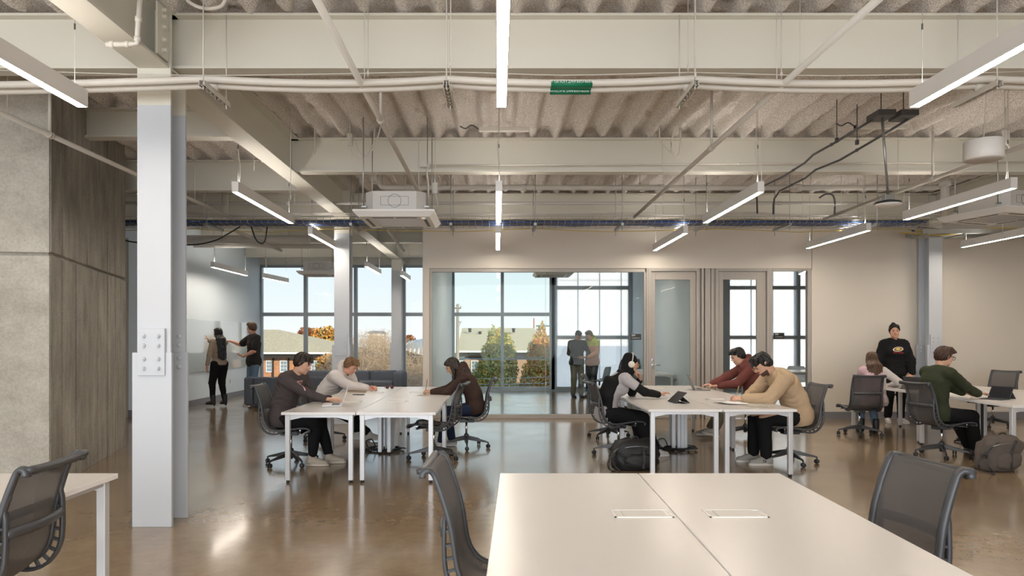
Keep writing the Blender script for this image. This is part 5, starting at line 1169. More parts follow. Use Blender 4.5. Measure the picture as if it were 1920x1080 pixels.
def person(label, loc, face, c):
    """c: dictionary of pose and dress; local frame: +Y forward, +X the person's right, Z up"""
    g = thing('person', label, 'person', (loc[0], loc[1], 0), math.radians(face - 90)); sc = c.get('sc', 1.0); fem = c.get('fem', 0); hh = c.get('h', .006); rs = c.get('seed', 1)
    bw = c.get('bulk', 1.0)
    X, Y, Z = np.eye(3)
    p0 = V(*c['pelvis']); a1, a2, a3 = [math.radians(t) for t in c['lean']]; side = c.get('side', 0)
    def u(a): return unit(V(side, math.sin(a), math.cos(a)))
    p1 = p0 + u(a1) * .19 * sc; p2 = p1 + u(a2) * .19 * sc; p3 = p2 + u(a3) * .15 * sc
    tw = Rax(Z, c.get('twist', 0)); fw = lambda a: unit(tw @ V(0, math.cos(a), -math.sin(a)))
    sx = tw @ X; sw = (.168 if fem else .188) * sc * c.get('sw', 1)
    an = math.radians(c.get('neck', 20)); hb = p3 + unit(tw @ V(c.get('nside', 0), math.sin(an), math.cos(an))) * c.get('nl', .098) * sc
    Rh = tw @ Rax(Z, c.get('hyaw', 0)) @ Rax(X, -c.get('hpitch', 0)) @ Rax(Y, c.get('hroll', 0)); hr, hf, hu = Rh[:, 0], Rh[:, 1], Rh[:, 2]
    hs = sc * (.96 if fem else 1.0) * c.get('hs', 1); hc = hb + hu * .078 * hs + hf * .022 * hs; HF = np.array([hr, hf, hu, hc])
    hp = lambda x, y, z: hc + (hr * x + hf * y + hu * z) * hs
    sh = {}; el = {}; wr = {}
    for s, k in ((1, 'R'), (-1, 'L')):
        sh[k] = p3 - u(a3) * .035 * sc + sx * s * sw + V(0, *(0, 0)) + np.asarray(c.get('sh' + k, (0, 0, 0)), float)
        el[k], wr[k] = ik(sh[k], c['w' + k], .285 * sc, .255 * sc, c.get('e' + k, (s * .5, -.3, -1)))
    hip = {}; kn = {}; ak = {}
    for s, k in ((1, 'R'), (-1, 'L')):
        hip[k] = p0 + X * s * .09 * sc; kn[k], ak[k] = ik(hip[k], c['a' + k], .425 * sc, .42 * sc, c.get('k' + k, (0, 1, .6)))
    # ---- body
    B = Field(.022); nn1, nn2, nn3 = fw(a1), fw(a2), fw(a3)
    T = Field(.05)      # torso shared by body and shirt
    T.cone(p0 - X * .055 * sc, p0 + X * .055 * sc, .108 * sc, .108 * sc, n=nn1, sq=1.05)
    T.cone(p0, p1, .135 * sc * bw, .130 * sc * bw, n=nn1, sq=1.25); T.cone(p1, p2, .132 * sc * bw, .150 * sc * (.93 if fem else 1) * bw, n=nn2, sq=1.38); T.cone(p2, p3 - u(a3) * .06 * sc, .150 * sc * (.93 if fem else 1), .105 * sc, n=nn3, sq=1.35)
    T.cone(sh['L'] * .8 + p3 * .2, sh['R'] * .8 + p3 * .2, .050 * sc, .050 * sc, k=.045)
    if fem:
        for s in (-1, 1): T.cone(p2 + sx * s * .07 * sc + nn2 * .07 * sc, p2 + sx * s * .07 * sc + nn2 * .085 * sc - u(a2) * .01, .062 * sc, .058 * sc, k=.05)
    B.p += T.grow(-.016).p
    for k, s in (('R', 1), ('L', -1)):
        B.chain([sh[k], el[k]], [.050 * sc, .040 * sc]); m = el[k] + (wr[k] - el[k]) * .3; B.chain([el[k], m, wr[k]], [.040 * sc, .040 * sc, .0255 * sc])
        hd, hn = c.get('h' + k, ((0, 1, -.1), (0, 0, -1))); hand_prims(B, wr[k], hd, hn, k == 'R', c.get('curl' + k, .35), sc * (.93 if fem else 1), fcurls=c.get('fc' + k))
        B.chain([hip[k], kn[k]], [.070 * sc, .046 * sc]); m = kn[k] + (ak[k] - kn[k]) * .3; B.chain([kn[k], m, ak[k]], [.045 * sc, .043 * sc, .032 * sc])
    B.cone(p3 - u(a3) * .05 * sc, hb, .060 * sc * (.88 if fem else 1), .056 * sc * (.86 if fem else 1), k=.03)
    B.cone(hb, hp(0, -.02, -.03), .055 * sc * (.88 if fem else 1), .055 * sc, k=.02)
    R3 = np.array([hr, hf, hu]); E = lambda x, y, z, r, k=.02, sub=False: B.ell(hp(x, y, z), R3, np.array(r) * hs, k, sub)
    E(0, -.015, .038, (.072, .092, .080)); E(0, .028, -.015, (.062, .062, .088), .03); E(0, .030, -.062, (.048, .052, .048), .025); E(0, .066, -.092, (.020, .018, .018), .02)
    for s in (-1, 1):
        E(s * .036, .056, -.020, (.022, .020, .022), .022); E(s * .042, .020, -.070, (.018, .038, .022), .025)
        E(s * .031, .098, .010, (.0155, .014, .0105), .012, True)
    E(0, .074, .033, (.045, .018, .012), .014)
    B.cone(hp(0, .080, .018), hp(0, .106, -.014), .0085 * hs, .0115 * hs, k=.010); B.cone(hp(-.010, .092, -.019), hp(.010, .092, -.019), .008 * hs, .008 * hs, k=.008)
    B.cone(hp(-.016, .084, -.046), hp(.016, .084, -.046), .0075 * hs, .0075 * hs, k=.006); B.cone(hp(-.014, .083, -.057), hp(.014, .083, -.057), .008 * hs, .008 * hs, k=.006)
    B.cone(hp(-.022, .094, -.0515), hp(.022, .094, -.0515), .0022, .0022, k=.004, sub=True)
    for s in (-1, 1):
        B.cone(hp(s * .073, -.004, -.016), hp(s * .079, -.014, .022), .009 * hs, .013 * hs, k=.008, n=hr, sq=1.5); B.cone(hp(s * .092, -.006, .006), hp(s * .090, -.010, .014), .007 * hs, .007 * hs, k=.006, sub=True)
    skin, lip = c['skin']
    def fm(p):
        q = (p - hc) @ np.array([hr, hf, hu]).T / hs
        if c.get('beard'):
            bd = (q[:, 2] < -.030 - .30 * np.maximum(0, .06 - np.abs(q[:, 0])) * (q[:, 1] > .085)) & (q[:, 2] > -.125) & (q[:, 1] > .005) & ~((np.abs(q[:, 0]) < .022) & (q[:, 2] > -.062))
            bd |= (np.abs(q[:, 0]) < .026) & (q[:, 2] < -.030) & (q[:, 2] > -.040) & (q[:, 1] > .07)
            nh = (np.abs(q[:, 0]) < .085) & (q[:, 1] < .12); bd = nh & (q[:, 2] > -.13) & (((q[:, 2] < -.058 + .25 * np.maximum(0, np.abs(q[:, 0]) - .03)) & (q[:, 1] > .018)) | ((np.abs(q[:, 0]) < .024) & (q[:, 2] < -.030) & (q[:, 2] > -.040) & (q[:, 1] > .07)))
            if c['beard']: return np.where((abs(q[:, 0]) < .022) & (q[:, 1] > .078) & (q[:, 2] > -.062) & (q[:, 2] < -.0415), 1, np.where(bd, 2, 0))
        return ((abs(q[:, 0]) < .024) & (q[:, 1] > .078) & (q[:, 2] > -.062 - 0) & (q[:, 2] < -.0415)).astype(int)
    sobj('body', B, hh, [skin, lip] + ([STUB] if c.get('beard') else []), g, fm)
    hair = c['hair']
    for s in (-1, 1):
        if c.get('hpitch', 0) < 14:
         eye = MB().lathe(hp(s * .031, .0805, .008), [(.002 * hs, -.010 * hs), (.008 * hs, -.006 * hs), (.0100 * hs, .0), (.0088 * hs, .005 * hs), (.0062 * hs, .0085 * hs)], 12, hf).build('eye', M['eye'], g)
         MB().lathe(hp(s * .031, .0805, .006), [(.0072 * hs, .0088 * hs), (.0066 * hs, .0105 * hs), (.002 * hs, .0116 * hs)], 10, hf).build('iris', M['iris'], eye)
        MB().tube([hp(s * .016, .0925, .029), hp(s * .031, .0945, .034), hp(s * .047, .084, .030)], .0032 * hs, 6, rs=[.8, 1.1, .6]).build('eyebrow', hair, g)
        MB().tube([hp(s * .019, .0905, .0125), hp(s * .031, .0955, .0165), hp(s * .044, .0855, .0125)], (.0018 if c.get('hpitch', 0) < 14 else .0032) * hs, 5).build('lash_line', hair, g)
        if c.get('hpitch', 0) >= 14: MB().lathe(hp(s * .031, .083, .010), [(.002 * hs, -.010 * hs), (.0095 * hs, -.004 * hs), (.0105 * hs, .002 * hs), (.0075 * hs, .0075 * hs), (.002 * hs, .0095 * hs)], 12, hf).build('eyelid', skin, g)
    # ---- shirt
    def sleeve(F_, ks=('R', 'L'), r=(.066, .060, .045), end=.93, half=False):
        for k in ks:
            F_.cone(sh[k], el[k] if not half else sh[k] + (el[k] - sh[k]) * .75, r[0] * sc, r[1] * sc, k=.035)
            if not half: F_.cone(el[k], el[k] + (wr[k] - el[k]) * end, r[1] * sc, r[2] * sc, k=.02)
    tp = c['top']; SF = T.grow(.016 * tp.get('loose', 1)); SF.k = .04
    sleeve(SF, r=tp.get('r', (.066, .060, .045)), half=tp.get('half', False), end=tp.get('end', .93))
    if tp.get('hood'):
        o = hb - hu * .01 - hf * .01; F_ = SF
        pts = [o + sx * .075 * sc + nn3 * .06 * sc - u(a3) * .055, o + sx * .095 * sc - nn3 * .03 * sc - u(a3) * .012, o - nn3 * .105 * sc + u(a3) * .005, o - sx * .095 * sc - nn3 * .03 * sc - u(a3) * .012, o - sx * .075 * sc + nn3 * .06 * sc - u(a3) * .055]
        SF.chain(pts, [.024, .036, .046, .036, .024], k=.03); SF.cone(pts[2], pts[2] - u(a3) * .09 - nn3 * .01, .045, .03, k=.04)
    else:
        o = p3 + u(a3) * .012 * sc; R_ = [o + (sx * math.cos(t) * .066 + nn3 * (math.sin(t) * .066 + .004)) * sc - u(a3) * .022 * math.sin(t) for t in np.linspace(0, 2 * PI, 9)[:-1]]
        SF.chain(R_ + [R_[0]], [.012] * 9, k=.012)
    SF.cone(p0 - X * .06 * sc, p0 + X * .06 * sc, (.126 + .006 * tp.get('loose', 1)) * sc, (.126 + .006 * tp.get('loose', 1)) * sc, n=nn1, sq=1.05, k=.04)
    # neck opening
    SF.cone(hb + hu * .1, p3 + u(a3) * .03 * sc + nn3 * .012, .055 * sc, .050 * sc, k=.012, sub=True)
    SF.noise = folds(tp.get('wr', .006) * 1.35, rs, [(el[k], .16) for k in 'RL'] + [(p1, .22), (p0, .2), (sh['R'], .14), (sh['L'], .14)]); hem = p0 - u(a1) * (tp.get('hem', .05) + .03) * sc
    SF.cut(-u(a1), hem)
    st_h = max(hh, .0075)
    so_ = sobj('shirt', SF, st_h, tp['mat'], g, (lambda p: tp['mfn'](p, dict(p0=p0, p1=p1, p2=p2, p3=p3, sh=sh, el=el, wr=wr, sx=sx, n=nn2, u=u(a2)))) if 'mfn' in tp else None)
    # cuffs
    if not tp.get('half') and tp.get('cuff', True):
        for k in ('R', 'L'):
            a = el[k] + (wr[k] - el[k]) * (tp.get('end', .93) - .07); b = el[k] + (wr[k] - el[k]) * (tp.get('end', .93) + .05)
            MB().tube([a, a * .8 + b * .2, a * .2 + b * .8, b], .040 * sc, 14, rs=[1.0, 1.1, 1.0, .88]).build('cuff', tp.get('cuffm', tp['mat'][0]), g)
    # ---- trousers
    bt = c['bottom']; r = bt.get('r', (.100, .072, .056)); TF = Field(.05)
    TF.cone(p0 - X * .06 * sc, p0 + X * .06 * sc, .112 * sc, .112 * sc, n=nn1, sq=1.06); TF.cone(p0, p0 + u(a1) * .03 * sc, .120 * sc * bw, .124 * sc * bw, n=nn1, sq=1.25); TF.cut(u(a1), p0 + u(a1) * .09 * sc)
    for k in ('R', 'L'):
        e = bt.get('end', .93); TF.cone(hip[k], kn[k], r[0] * sc, r[1] * sc, k=.035); TF.cone(kn[k], kn[k] + (ak[k] - kn[k]) * e, r[1] * sc, r[2] * sc, k=.025)
    TF.noise = folds(bt.get('wr', .005) * 1.5, rs + 40, [(kn['R'], .15), (kn['L'], .15), (hip['R'], .16), (hip['L'], .16), (ak['R'], .14), (ak['L'], .14)])
    sobj('trousers', TF, max(hh, .0085), [bt['mat']], g)
    # ---- shoes
    sm, solem = c['shoe']
    for k, s in (('R', 1), ('L', -1)):
        fd, fp = c.get('f' + k, (0, 0)); Rf = Rax(Z, fd) @ Rax(X, fp); A = ak[k]; q = lambda x, y, z: A + Rf @ (V(x, y, z - .085) * sc)
        if c.get('sock') is not None: MB().tube([q(0, -.005, .05), A, A + (kn[k] - A) * .22], .042 * sc, 12, rs=[1, .95, 1.0]).build('sock', c['sock'], g)
        W = Field(.02); W.cone(q(0, -.035, .040), q(0, .05, .045), .040 * sc, .041 * sc); W.cone(q(0, .05, .042), q(0, .155, .032), .042 * sc, .034 * sc, n=Rf @ Z, sq=1.1); W.cone(q(0, -.02, .05), q(0, -.012, .105), .042 * sc, .041 * sc, k=.02); W.cone(q(0, .03, .07), q(0, .09, .055), .026 * sc, .024 * sc)
        if c.get('boot'): W.cone(q(0, -.02, .1), q(0, -.01, .2), .045, .05)
        W.cone(q(0, -.005, .14), q(0, -.01, .30), .030 * sc, .034 * sc, k=.008, sub=True); W.cut(Rf @ -Z, q(0, 0, .018))
        so2 = sobj('shoe', W, max(hh, .0065), [sm], g)
        n_ = 18; ol = []
        for i in range(n_): t = 2 * PI * i / n_; yy = .062 + .135 * math.sin(t); ww = .043 * (1 + .12 * math.sin(t)) * abs(math.cos(t)) ** .7 * (1 if math.cos(t) > 0 else -1); ol.append((ww, yy))
        b_ = MB(); b_.add([tuple(q(a, b, .0)) for a, b in ol] + [tuple(q(a * 1.04, b * 1.0 + .002, .026)) for a, b in ol], [tuple(range(n_))[::-1], tuple(range(n_, 2 * n_))] + [(i, (i + 1) % n_, n_ + (i + 1) % n_, n_ + i) for i in range(n_)])
        b_.build('sole', solem, so2)
        if c.get('heel'): MB().tube([q(0, -.04, .03), q(0, -.045, -.03)], .016, 8).build('heel', solem, so2)
        lc = MB()
        for i in range(4): yy = .045 + i * .018; zz = .093 - i * .0085; lc.tube([q(-.022, yy, zz - .012), q(0, yy + .004, zz), q(.022, yy, zz - .012)], .0035 * sc, 5)
        if c.get('laces', True): lc.build('laces', solem, so2)
        c['shoeobj' + k] = (so2, q)
    # ---- hair
    st = c['style']; HF_ = Field(.02); HE = lambda x, y, z, r, k=.02, sub=False: HF_.ell(hp(x, y, z), R3, np.array(r) * hs, k, sub)
    if st != 'none':
        HE(0, -.022, .044, (.083, .099, .089)); HE(0, -.045, .000, (.076, .066, .075), .03)
        if st in ('short', 'curly', 'fringe', 'swept'):
            for s in (-1, 1): HE(s * .070, -.012, .022, (.015, .032, .042), .015)
            HE(0, .030, .100, (.066, .060, .028), .03)
            if st in ('fringe', 'curly'):
                for i in range(7): a = -.054 + i * .018; HF_.cone(hp(a, .045, .105), hp(a * 1.02 + .006 * (i % 2), .098 - abs(a) * .35, .062 - .012 * (i % 3)), .020 * hs, .012 * hs, k=.016)
            if st == 'swept':
                for i in range(6): a = -.05 + i * .02; HF_.cone(hp(a, .03, .112), hp(a + .012, .098 - abs(a) * .4, .082), .020 * hs, .014 * hs, k=.016)
        if st in ('long', 'longback', 'bun'):
            HE(0, .012, .090, (.076, .075, .034), .03)
            for s in (-1, 1): HF_.cone(hp(s * .058, .045, .075), hp(s * .074, .0, .02), .016 * hs, .018 * hs, k=.02)
        HE(0, .118, -.030 if st not in ('bun', 'long') else (.004 if st == 'bun' else -.016), (.067, .080, .100), .012, True)
        if st in ('long', 'longback'):
            hl = c.get('hlen', .42); back = -nn3; 
            w0 = hp(0, -.06, -.02); base = p3 - nn3 * (.10 if st == 'long' else .135) * sc
            for i in range(7):
                t = (i - 3) / 3; a = hp(t * .065, -.055 + .045 * abs(t), -.015); m_ = base + sx * t * .085 * sc + u(a3) * .03 + nn3 * .05 * abs(t); e = m_ - u(a2) * hl * (.75 - .08 * abs(t)) + sx * t * .01 - nn2 * c.get('hback', .03)
                HF_.chain([a, m_, e], [.030, .034, .018], k=.02)
            if st == 'long':
                for s in (-1, 1):
                    a = hp(s * .070, .015, .01); b = hp(s * .078, .035, -.09); e = b + V(0, .0, -1) * hl * .45 + nn3 * .02
                    HF_.chain([a, b, e], [.020, .024, .012], k=.02)
        if st == 'bun': HE(0, -.070, .125, (.036, .036, .034), .015)
        nz = hair_noise(HF, .006 if st != 'curly' else .005); cz = cloth_noise(.012, rs + 9)
        HF_.noise = (lambda p: nz(p) + cz(p * 2.4) * .8) if st == 'curly' else nz
        sobj('hair', HF_, min(hh, .0055) if hh < .007 else hh, [hair], g)
    if c.get('glasses') is not None:
        gm = c['glasses']; gg = MB()
        for s in (-1, 1):
            ring = [hp(s * .033 + .0235 * math.cos(t), .107 - .10 * abs(.0235 * math.cos(t)) - .004 * (s * math.cos(t) > .5), .008 + .020 * math.sin(t)) for t in np.linspace(0, 2 * PI, 17)[:-1]]
            gg.tube(ring, c.get('gth', .0018), 5, closed=True); gg.tube([hp(s * .057, .101, .013), hp(s * .077, .03, .016), hp(s * .080, -.012, .014)], c.get('gth', .0018), 5)
        gg.tube([hp(-.010, .108, .012), hp(0, .111, .014), hp(.010, .108, .012)], c.get('gth', .0018), 5); gg.build('glasses', gm, g)
    c.update(hp=hp, HF=HF, p0=p0, p1=p1, p2=p2, p3=p3, sx=sx, n2=nn2, n3=nn3, u2=u(a2), u3=u(a3), u1=u(a1), SF=SF, sh=sh, el=el, wr=wr, hs=hs, hu=hu, hf=hf, hr=hr, kn=kn, ak=ak, R3=R3, hb=hb, n1=nn1)
    return g
def strokes(lines, w):
    me = D.meshes.new('strokes'); vs = []; fs = []
    for L in lines:
        for i in range(len(L) - 1):
            a, b = Vector((*L[i], 0)), Vector((*L[i + 1], 0)); d = (b - a).normalized(); n = Vector((-d.y, d.x, 0)) * w / 2; k = len(vs); vs += [a - n, b - n + d * w * .3, b + n + d * w * .3, a + n]; fs.append((k, k + 1, k + 2, k + 3))
    me.from_pydata([tuple(v) for v in vs], [], fs); return me
def decal(g, c, name, body, size, m, centre, right, upv, off=.0025, mesh=None, rot=0):
    """flat print laid on the cloth: every vertex is dropped onto the shirt surface along -normal"""
    me = mesh or text_mesh(body, size, 0, 'CENTER', 2); bm = bmesh.new(); bm.from_mesh(me); bmesh.ops.triangulate(bm, faces=bm.faces)
    for _ in range(1): bmesh.ops.subdivide_edges(bm, edges=[e for e in bm.edges if e.calc_length() > size * .35], cuts=1)
    r, u_ = unit(right), unit(upv); n = np.cross(r, u_); n = unit(n)
    co = np.array([tuple(v.co) for v in bm.verts]); ca, sa = math.cos(rot), math.sin(rot)
    P_ = centre + np.outer(co[:, 0] * ca - co[:, 1] * sa, r) + np.outer(co[:, 0] * sa + co[:, 1] * ca, u_) + n * .04
    for _ in range(40):
        d = c['SF'].ev(P_[:, None, :])[:, 0] - off; P_ = P_ - n * np.clip(d, -.02, .02)[:, None] * .8
    for v, p in zip(bm.verts, P_): v.co = p
    me2 = D.meshes.new(name); bm.to_mesh(me2); bm.free(); me2.materials.append(m); o = link(D.objects.new(name, me2)); o.parent = g; return o
M['eye'] = mat('eye_white', (.62, .58, .55), .3); M['iris'] = mat('iris_dark', (.03, .018, .012), .25)
SK = {'fair': (skinmat('fair', (.62, .37, .26)), mat('lip_fair', (.50, .20, .16), .45)), 'tan': (skinmat('tan', (.50, .28, .18)), mat('lip_tan', (.38, .15, .11), .45)),
      'brown': (skinmat('brown', (.30, .15, .085)), mat('lip_brown', (.22, .08, .06), .45)), 'rosy': (skinmat('rosy', (.60, .32, .22)), mat('lip_rosy', (.5, .16, .13), .45))}
def hairm(n, c): return mat('hair_' + n, c, .42, spec=.4, bump=.5, bscale=120, stretch=(1, 1, .12), bdist=.004)
HR = {'dark': hairm('dark', (.022, .013, .009)), 'black': hairm('black', (.008, .007, .007)), 'brown': hairm('brown', (.075, .038, .018)), 'light': hairm('light', (.17, .09, .04)), 'red': hairm('auburn', (.05, .022, .012))}
def clo(n, c, r=.9): return mat('cloth_' + n, c, r, spec=.15, bump=.25, bscale=350, bdist=.002)
CL = {'charcoal': clo('charcoal', (.075, .062, .062)), 'cream': clo('cream', (.62, .58, .56)), 'brown': clo('brown', (.052, .032, .026)), 'black': clo('black', (.012, .012, .013)), 'greytee': clo('grey', (.42, .40, .41)),
      'maroon': clo('maroon', (.17, .058, .05)), 'tan': clo('tan', (.50, .37, .24)), 'pink': clo('pink', (.60, .42, .46)), 'green': clo('green', (.038, .045, .026)), 'jeans': clo('jeans', (.14, .20, .28)),
      'navy': clo('navy', (.02, .03, .06)), 'beige': clo('beige', (.33, .26, .20)), 'tee': clo('faded_black', (.03, .027, .026)), 'khaki': clo('khaki', (.13, .12, .09)), 'lime': clo('lime', (.38, .42, .12)), 'rust': clo('dusty_pink', (.42, .24, .17))}
SH = {'white': (mat('shoe_white', (.62, .60, .57), .6), mat('sole_white', (.75, .73, .70), .6)), 'beige': (mat('shoe_beige', (.45, .40, .33), .7), mat('sole_cream', (.6, .54, .45), .6)), 'grey': (mat('shoe_grey', (.32, .31, .29), .7), mat('sole_offwhite', (.62, .60, .56), .6)),
      'black': (mat('shoe_black', (.012, .012, .012), .45), mat('sole_black', (.02, .02, .02), .6)), 'brownshoe': (mat('shoe_brown', (.12, .07, .04), .6), mat('sole_brown', (.2, .14, .09), .6))}
M['sock'] = mat('sock_white', (.7, .69, .67), .9); M['redprint'] = mat('print_red', (.42, .02, .04), .7); M['whiteprint'] = mat('print_white', (.75, .74, .72), .7)
dn = (0, 0, -1)
STUB = mat('beard_stubble', (.085, .05, .035), .8, bump=.5, bscale=500)
# 1 woman at the glass board, seen from behind
c = dict(skin=SK['tan'], hair=HR['black'], style='longback', hlen=.60, pelvis=(0, 0, .93), lean=(2, 2, 4), neck=8, hpitch=-4, hyaw=8, fem=1, sc=.965, h=.009, seed=11, heel=1, boot=1, laces=False,
         wR=(-.02, .34, 1.46), eR=(.6, -.2, -.8), hR=((-.1, .6, .8), (-.3, 1, .2)), wL=(-.30, .02, .86), eL=(-.5, -.6, 0), hL=((0, .1, -1), (1, 0, 0)), aR=(.09, -.06, .13), aL=(-.13, .05, .13), kR=(0, 1, 0), kL=(0, 1, 0), fL=(12, 0), fR=(-8, 0),
         top=dict(mat=[CL['beige']], hem=-.01, r=(.060, .057, .046), loose=.6), bottom=dict(mat=CL['black'], r=(.120, .078, .050)), bulk=1.08, shoe=SH['black'])
person('woman with long black hair writing on the glass board, back to us', (-6.10, 15.0), 148, c)
# 2 man pointing at the board
c = dict(skin=SK['rosy'], hair=HR['brown'], style='swept', pelvis=(0, 0, .98), lean=(0, 0, 3), neck=8, hyaw=-62, hpitch=6, sc=1.06, h=.009, seed=12,
         wR=(.62, .30, 1.44), eR=(.2, -.2, -1), hR=((1, .5, 0), (0, 0, -1)), fcR=(.1, 1.2, 1.3, 1.3), wL=(-.06, .26, 1.10), eL=(-.8, -.3, -.8), hL=((.9, .35, .1), (0, -.3, 1)), curlL=.5, aR=(.10, 0, .09), aL=(-.11, 0, .09), kR=(0, 1, 0), kL=(0, 1, 0),
         top=dict(mat=[CL['tee']], half=1, loose=1.6, hem=.08, r=(.074, .080, .05)), bottom=dict(mat=CL['jeans'], r=(.098, .074, .062)), shoe=SH['white'])
g = person('man in a faded black t-shirt pointing at the glass board', (-5.47, 15.35), 222, c)
ct = c['p2'] + c['n2'] * .14
for i, (dx, dy, rr) in enumerate(((-.03, .03, .05), (.04, .0, .045), (0, -.05, .04), (-.05, -.04, .03), (.03, .06, .03))):
    bm = bmesh.new(); bmesh.ops.create_circle(bm, cap_ends=True, segments=9, radius=rr); [setattr(v, 'co', v.co * (.6 + .5 * ((i * 7 + v.index * 3) % 5) / 5)) for v in bm.verts]; me = D.meshes.new('p'); bm.to_mesh(me); bm.free()
    decal(g, c, 'chest_print', '', .05, mat('print_faded%d' % i, (.10, .04, .035) if i % 2 else (.08, .06, .05), .9), ct + c['sx'] * dx + c['u2'] * dy, -c['sx'], c['u2'], .0015 + i * .0006, me)
# 3 man in charcoal sweatshirt
def seat(**k):
    b = dict(pelvis=(0, -.12, .545), aR=(.12, .36, .088), aL=(-.12, .30, .088), h=.0055); b.update(k); return b
c = seat(skin=SK['fair'], hair=HR['dark'], style='fringe', lean=(6, 18, 28), neck=36, hpitch=22, hyaw=18, twist=-26, seed=13, sc=1.0, bulk=.98,
         wR=(.06, .42, .765), eR=(.30, -.35, -1), hR=((-.25, 1, .02), (0, 0, -1)), curlR=.35, wL=(-.10, .42, .765), eL=(-.35, -.2, -1), hL=((.2, 1, .02), dn), curlL=.35,
         aR=(.10, .26, .088), aL=(-.06, .42, .088), fR=(-4, 0), fL=(6, 0), kR=(.1, 1, .8),
         top=dict(mat=[CL['charcoal']], loose=1.5, r=(.063, .056, .046), wr=.008, hem=.06), bottom=dict(mat=CL['black'], r=(.100, .080, .058), end=.84), shoe=SH['beige'])
g = person('young man in a charcoal sweatshirt typing on the silver laptop', (-2.42, 8.08), 0, c)
cc_ = c['p2'] + c['u2'] * .085 + c['n2'] * .12 + c['sx'] * .015
decal(g, c, 'chest_lettering', 'TTE', .084, M['whiteprint'], cc_, -c['sx'], c['u2'] , .003, rot=.05)
decal(g, c, 'chest_lettering', 'TTE', .074, M['redprint'], cc_, -c['sx'], c['u2'], .0045, rot=.05)
# 4 pale hoodie
c = seat(skin=SK['rosy'], hair=HR['light'], style='swept', pelvis=(0, -.10, .545), lean=(20, 40, 50), neck=46, hpitch=34, hyaw=6, twist=-24, seed=14, sc=1.0, bulk=1.0,
         wR=(.14, .60, .775), eR=(.35, -.3, -1), hR=((-.1, 1, .05), (-.7, .1, -.7)), curlR=.75, wL=(-.06, .52, .765), eL=(-.5, -.2, -1), hL=((.6, .8, .0), dn), aR=(.06, .64, .088), aL=(-.10, .38, .088), sock2=1,
         top=dict(mat=[CL['cream']], hood=1, loose=1.9, r=(.078, .072, .055), wr=.009, hem=.06), bottom=dict(mat=CL['black'], end=.86), shoe=SH['white'], sock=M['sock'])
g = person('young man in a pale grey hoodie bent over his notebook, writing', (-2.45, 10.0), -4, c)
CL['blueprint'] = mat('print_blue', (.05, .12, .24), .8)
decal(g, c, 'chest_print', '', .1, CL['blueprint'], c['p2'] + c['u2'] * .03 + c['n2'] * .12, -c['sx'], c['u2'], .003, strokes([((-.09, .03), (-.06, .055), (-.04, .02), (-.07, -.01), (-.03, -.03)), ((-.02, .05), (0, -.02), (.02, .05), (.04, -.02)), ((.05, .04), (.08, .045), (.06, .0), (.09, -.02)), ((-.08, -.05), (0, -.065), (.09, -.045))], .013), rot=.2)
MB().tube([c['wr']['R'] + V(-.03, .09, .015), c['wr']['R'] + V(-.07, .03, .13)], .004, 6).build('pen', M['black'], g)
# 5 woman in brown hoodie
c = seat(skin=SK['tan'], hair=HR['dark'], style='long', hlen=.40, pelvis=(0, -.13, .54), lean=(10, 26, 38), neck=44, hpitch=34, hyaw=4, fem=1, sc=.95, seed=15,
         wL=(-.06, .47, .765), eL=(-.35, -.3, -1), hL=((.2, 1, .1), (.5, 0, -.9)), curlL=.75, wR=(.05, .44, .765), eR=(.7, 0, -.6), hR=((-.3, 1, 0), dn), aR=(.10, .20, .088), aL=(-.12, .34, .088),
         top=dict(mat=[CL['brown']], hood=1, loose=1.4, r=(.066, .060, .048), wr=.007, hem=.05), bottom=dict(mat=CL['navy'], r=(.10, .074, .056)), shoe=SH['white'])
g = person('woman with long dark hair in a brown hoodie writing at the left cluster', (-.42, 9.35), 182, c)
MB().tube([c['wr']['L'] + V(.02, .08, .02), c['wr']['L'] + V(.0, .06, .17)], .004, 6).build('pen', M['black'], g)
# 6 beanie, headphones and scarf
def m6(p, k):
    a = np.zeros(len(p), int)
    for s in ('R', 'L'):
        ax = unit(k['el'][s] - k['sh'][s]); t = (p - k['sh'][s]) @ ax; dd = np.linalg.norm(p - k['sh'][s] - np.outer(np.clip(t, 0, 1), ax), axis=1)
        a |= ((t > .17) & (dd < .085)).astype(int); w_ = unit(k['wr'][s] - k['el'][s]); t2 = (p - k['el'][s]) @ w_; d2 = np.linalg.norm(p - k['el'][s] - np.outer(np.clip(t2, 0, 1), w_), axis=1); a |= ((t2 > .0) & (d2 < .075)).astype(int)
    return a
c = seat(skin=SK['tan'], hair=HR['black'], style='none', pelvis=(0, -.16, .545), lean=(10, 30, 42), neck=30, hpitch=14, seed=16, sc=1.0, fem=1, sw=1.05,
         wR=(.10, .50, .775), eR=(.8, -.1, -.5), hR=((-.1, 1, .35), (0, .1, -1)), curlR=.45, wL=(-.06, .30, .96), eL=(-.5, .6, -1), hL=((.25, -.25, 1), (.2, -1, -.1)), curlL=.9, aR=(.14, .42, .088), aL=(-.10, .36, .088),
         top=dict(mat=[CL['greytee'], CL['black']], mfn=m6, loose=1.4, r=(.064, .056, .040), wr=.006, hem=.10, cuffm=CL['black']), bottom=dict(mat=CL['black'], r=(.115, .105, .088), wr=.008, end=.9), shoe=SH['white'], glasses=mat('gold_wire', (.7, .5, .25), .3, .9), gth=.0014)
g = person('person in black beanie, scarf and white headphones at the folded tablet', (1.55, 8.72), 4, c)
hp = c['hp']; F_ = Field(.02); R3 = c['R3']; hs = c['hs']
F_.ell(hp(0, -.022, .046), R3, V(.086, .102, .094) * hs); F_.ell(hp(0, -.055, .105), R3, V(.055, .055, .04) * hs, .03); F_.ell(hp(0, -.03, -.03), R3, V(.080, .085, .10) * hs, .03); F_.cone(hp(0, 0, -.09), c['p3'], .075, .09, k=.04)
